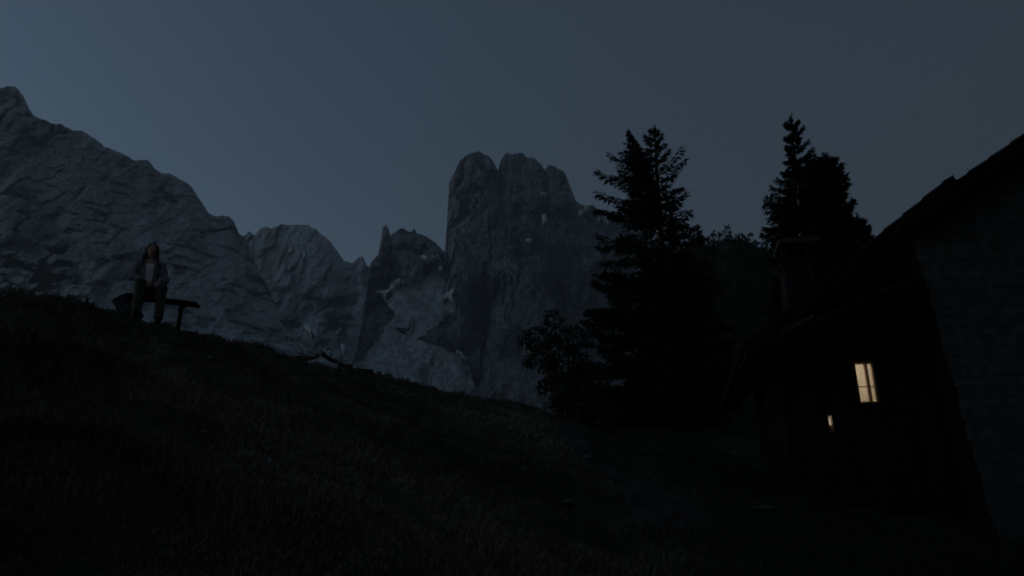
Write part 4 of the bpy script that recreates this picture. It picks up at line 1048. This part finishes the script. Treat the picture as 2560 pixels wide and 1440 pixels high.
# ---- pale stones in the grass
def stone(px, py, size, label, seed, flat=0.6, long=1.0):
    rg = np.random.default_rng(seed); p = meet(px, py)
    bm = bmesh.new(); bmesh.ops.create_icosphere(bm, subdivisions=2, radius=1.0)
    co = np.array([v.co[:] for v in bm.verts]); n = fbm(co[:, 0] * 1.3 + seed, co[:, 1] * 1.3, co[:, 2] * 1.3, 3, seed)
    for v, k in zip(bm.verts, n): v.co = v.co * (1 + 0.35 * k); v.co.x *= size * long; v.co.y *= size * 0.8; v.co.z *= size * flat
    me = bpy.data.meshes.new('stone'); bm.to_mesh(me); bm.free(); me.materials.append(M_STONE)
    obj('stone', me, label=label, cat='stone', group='pale stones in the grass', loc=(p.x, p.y, p.z + size * flat * 0.35), rot=(0, 0, rg.uniform(0, 3)))
for i, (px, py, sz, lg, lb) in enumerate([
    (520, 903, .06, 1.6, 'small pale stone high on the meadow below the right end of the bench'), (552, 980, .06, 1.0, 'pale stone in the upper meadow, straight below the bench'),
    (505, 1088, .045, 1.8, 'pale flat stone left of the two pale roots in mid meadow'), (612, 1100, .04, 1.0, 'pale pebble between the flat stone and the round pale stone'),
    (824, 1092, .055, 1.0, 'round pale stone near the middle of the meadow'), (948, 1088, .055, 1.1, 'pale stone right of the round one in mid meadow'),
    (770, 1290, .05, 1.1, 'lowest pale stone, in the dark grass at the bottom'), (1310, 1175, .05, 1.0, 'pale stone in the grass just left of the path'),
    (1838, 1136, .07, 1.4, 'pale stone in the grass in front of the hut'), (1420, 1265, .09, 2.2, 'long flat stone in the dark grass below the path'),
    (1466, 1150, .12, 0.8, 'upright stone on the left border of the path'), (1910, 1275, .07, 2.4, 'flat stone at the lower right below the hut')]):
    stone(px, py, sz, lb, 100 + i, 0.6, lg)
def root_(pts, label, r=0.018):
    P = [meet(*p) for p in pts]; b = P[0]
    root = obj('bare_root', None, label=label, cat='root', loc=b)
    obj('wood', MB().tube([tuple(q - b + Vector((0, 0, 0.03))) for q in P], [r * (1 - 0.12 * i) for i in range(len(P))], 6).mesh('wood', M_STONE, True), root)
root_([(668, 1156), (682, 1172), (700, 1186), (722, 1192)], 'longer pale bare root curving through the dark meadow')
root_([(660, 1140), (668, 1132), (678, 1128)], 'short pale bare root just above the longer one', 0.014)

# ================================================================== GRASS
def grass(n, seed):
    rg = np.random.default_rng(seed)
    az = rg.uniform(-R(36), R(36), n); r = np.exp(rg.uniform(math.log(3.2), math.log(31), n))
    # tufts: pull blades towards clump centres
    x = r * np.sin(az); y = r * np.cos(az)
    g = fbm(x * 1.1, y * 1.1, 0, 2, 21)
    keep = g > -0.75; x, y, r, g = x[keep], y[keep], r[keep], g[keep]
    p = np.stack([x, y], 1); hp = HO
    lx = (x - HO.x) * EX.x + (y - HO.y) * EX.y; ly = (x - HO.x) * EY.x + (y - HO.y) * EY.y
    ok = ~(((lx > -0.1) & (ly > -0.05)) | ((lx > wl_x - 0.05) & (ly > WY - 0.05))); x, y, r, g = x[ok], y[ok], r[ok], g[ok]
    k = len(x); z = ground_z(x, y) - 0.015
    h = rg.uniform(0.03, 0.09, k) * (0.8 + 0.7 * np.clip(g, -0.3, 1)) * (1 + 0.5 * (rg.random(k) < 0.06))
    w = 0.003 + 0.0008 * r
    a = rg.uniform(0, 6.283, k); lean = rg.uniform(0.1, 0.8, k); la = rg.uniform(0, 6.283, k)
    b = np.stack([x, y, z], 1); s = np.stack([np.cos(a), np.sin(a), 0 * a], 1) * w[:, None]
    up = np.stack([np.cos(la) * lean * h, np.sin(la) * lean * h, h], 1); m_ = np.stack([np.cos(la) * lean * h * .3, np.sin(la) * lean * h * .3, h * .6], 1)
    v = np.stack([b - s, b + s, b + m_ + s * .7, b + up, b + m_ - s * .7], 1).reshape(-1, 3)
    i = np.arange(k)[:, None] * 5
    gm = new_mesh('grass', v, [np.concatenate([i, i + 1, i + 2, i + 4], 1), np.concatenate([i + 4, i + 2, i + 3], 1)], M_GRASS); fattr(gm, 'lush_shade', np.repeat(lush_shade(x, y), 5))
    obj('grass', gm, kind='stuff', label='dark tufted meadow grass covering the slope', cat='grass')
grass(230000, 77)

# ================================================================== HAZE
hz = MB().box((-2050, -2050, -130), (2050, 2050, 1250))
hm = bpy.data.materials.new('evening_haze'); hm.use_nodes = True
hn, hl = hm.node_tree.nodes, hm.node_tree.links
for q in list(hn):
    if q.type == 'BSDF_PRINCIPLED': hn.remove(q)
pvn = hn.new('ShaderNodeVolumePrincipled'); pvn.inputs['Color'].default_value = (0.78, 0.88, 1.0, 1); pvn.inputs['Density'].default_value = 0.00021; pvn.inputs['Anisotropy'].default_value = 0.0
hl.new(pvn.outputs[0], hn['Material Output'].inputs['Volume'])
obj('haze', hz.mesh('haze', hm), kind='stuff', label='thin blue evening haze filling the valley air', cat='haze')
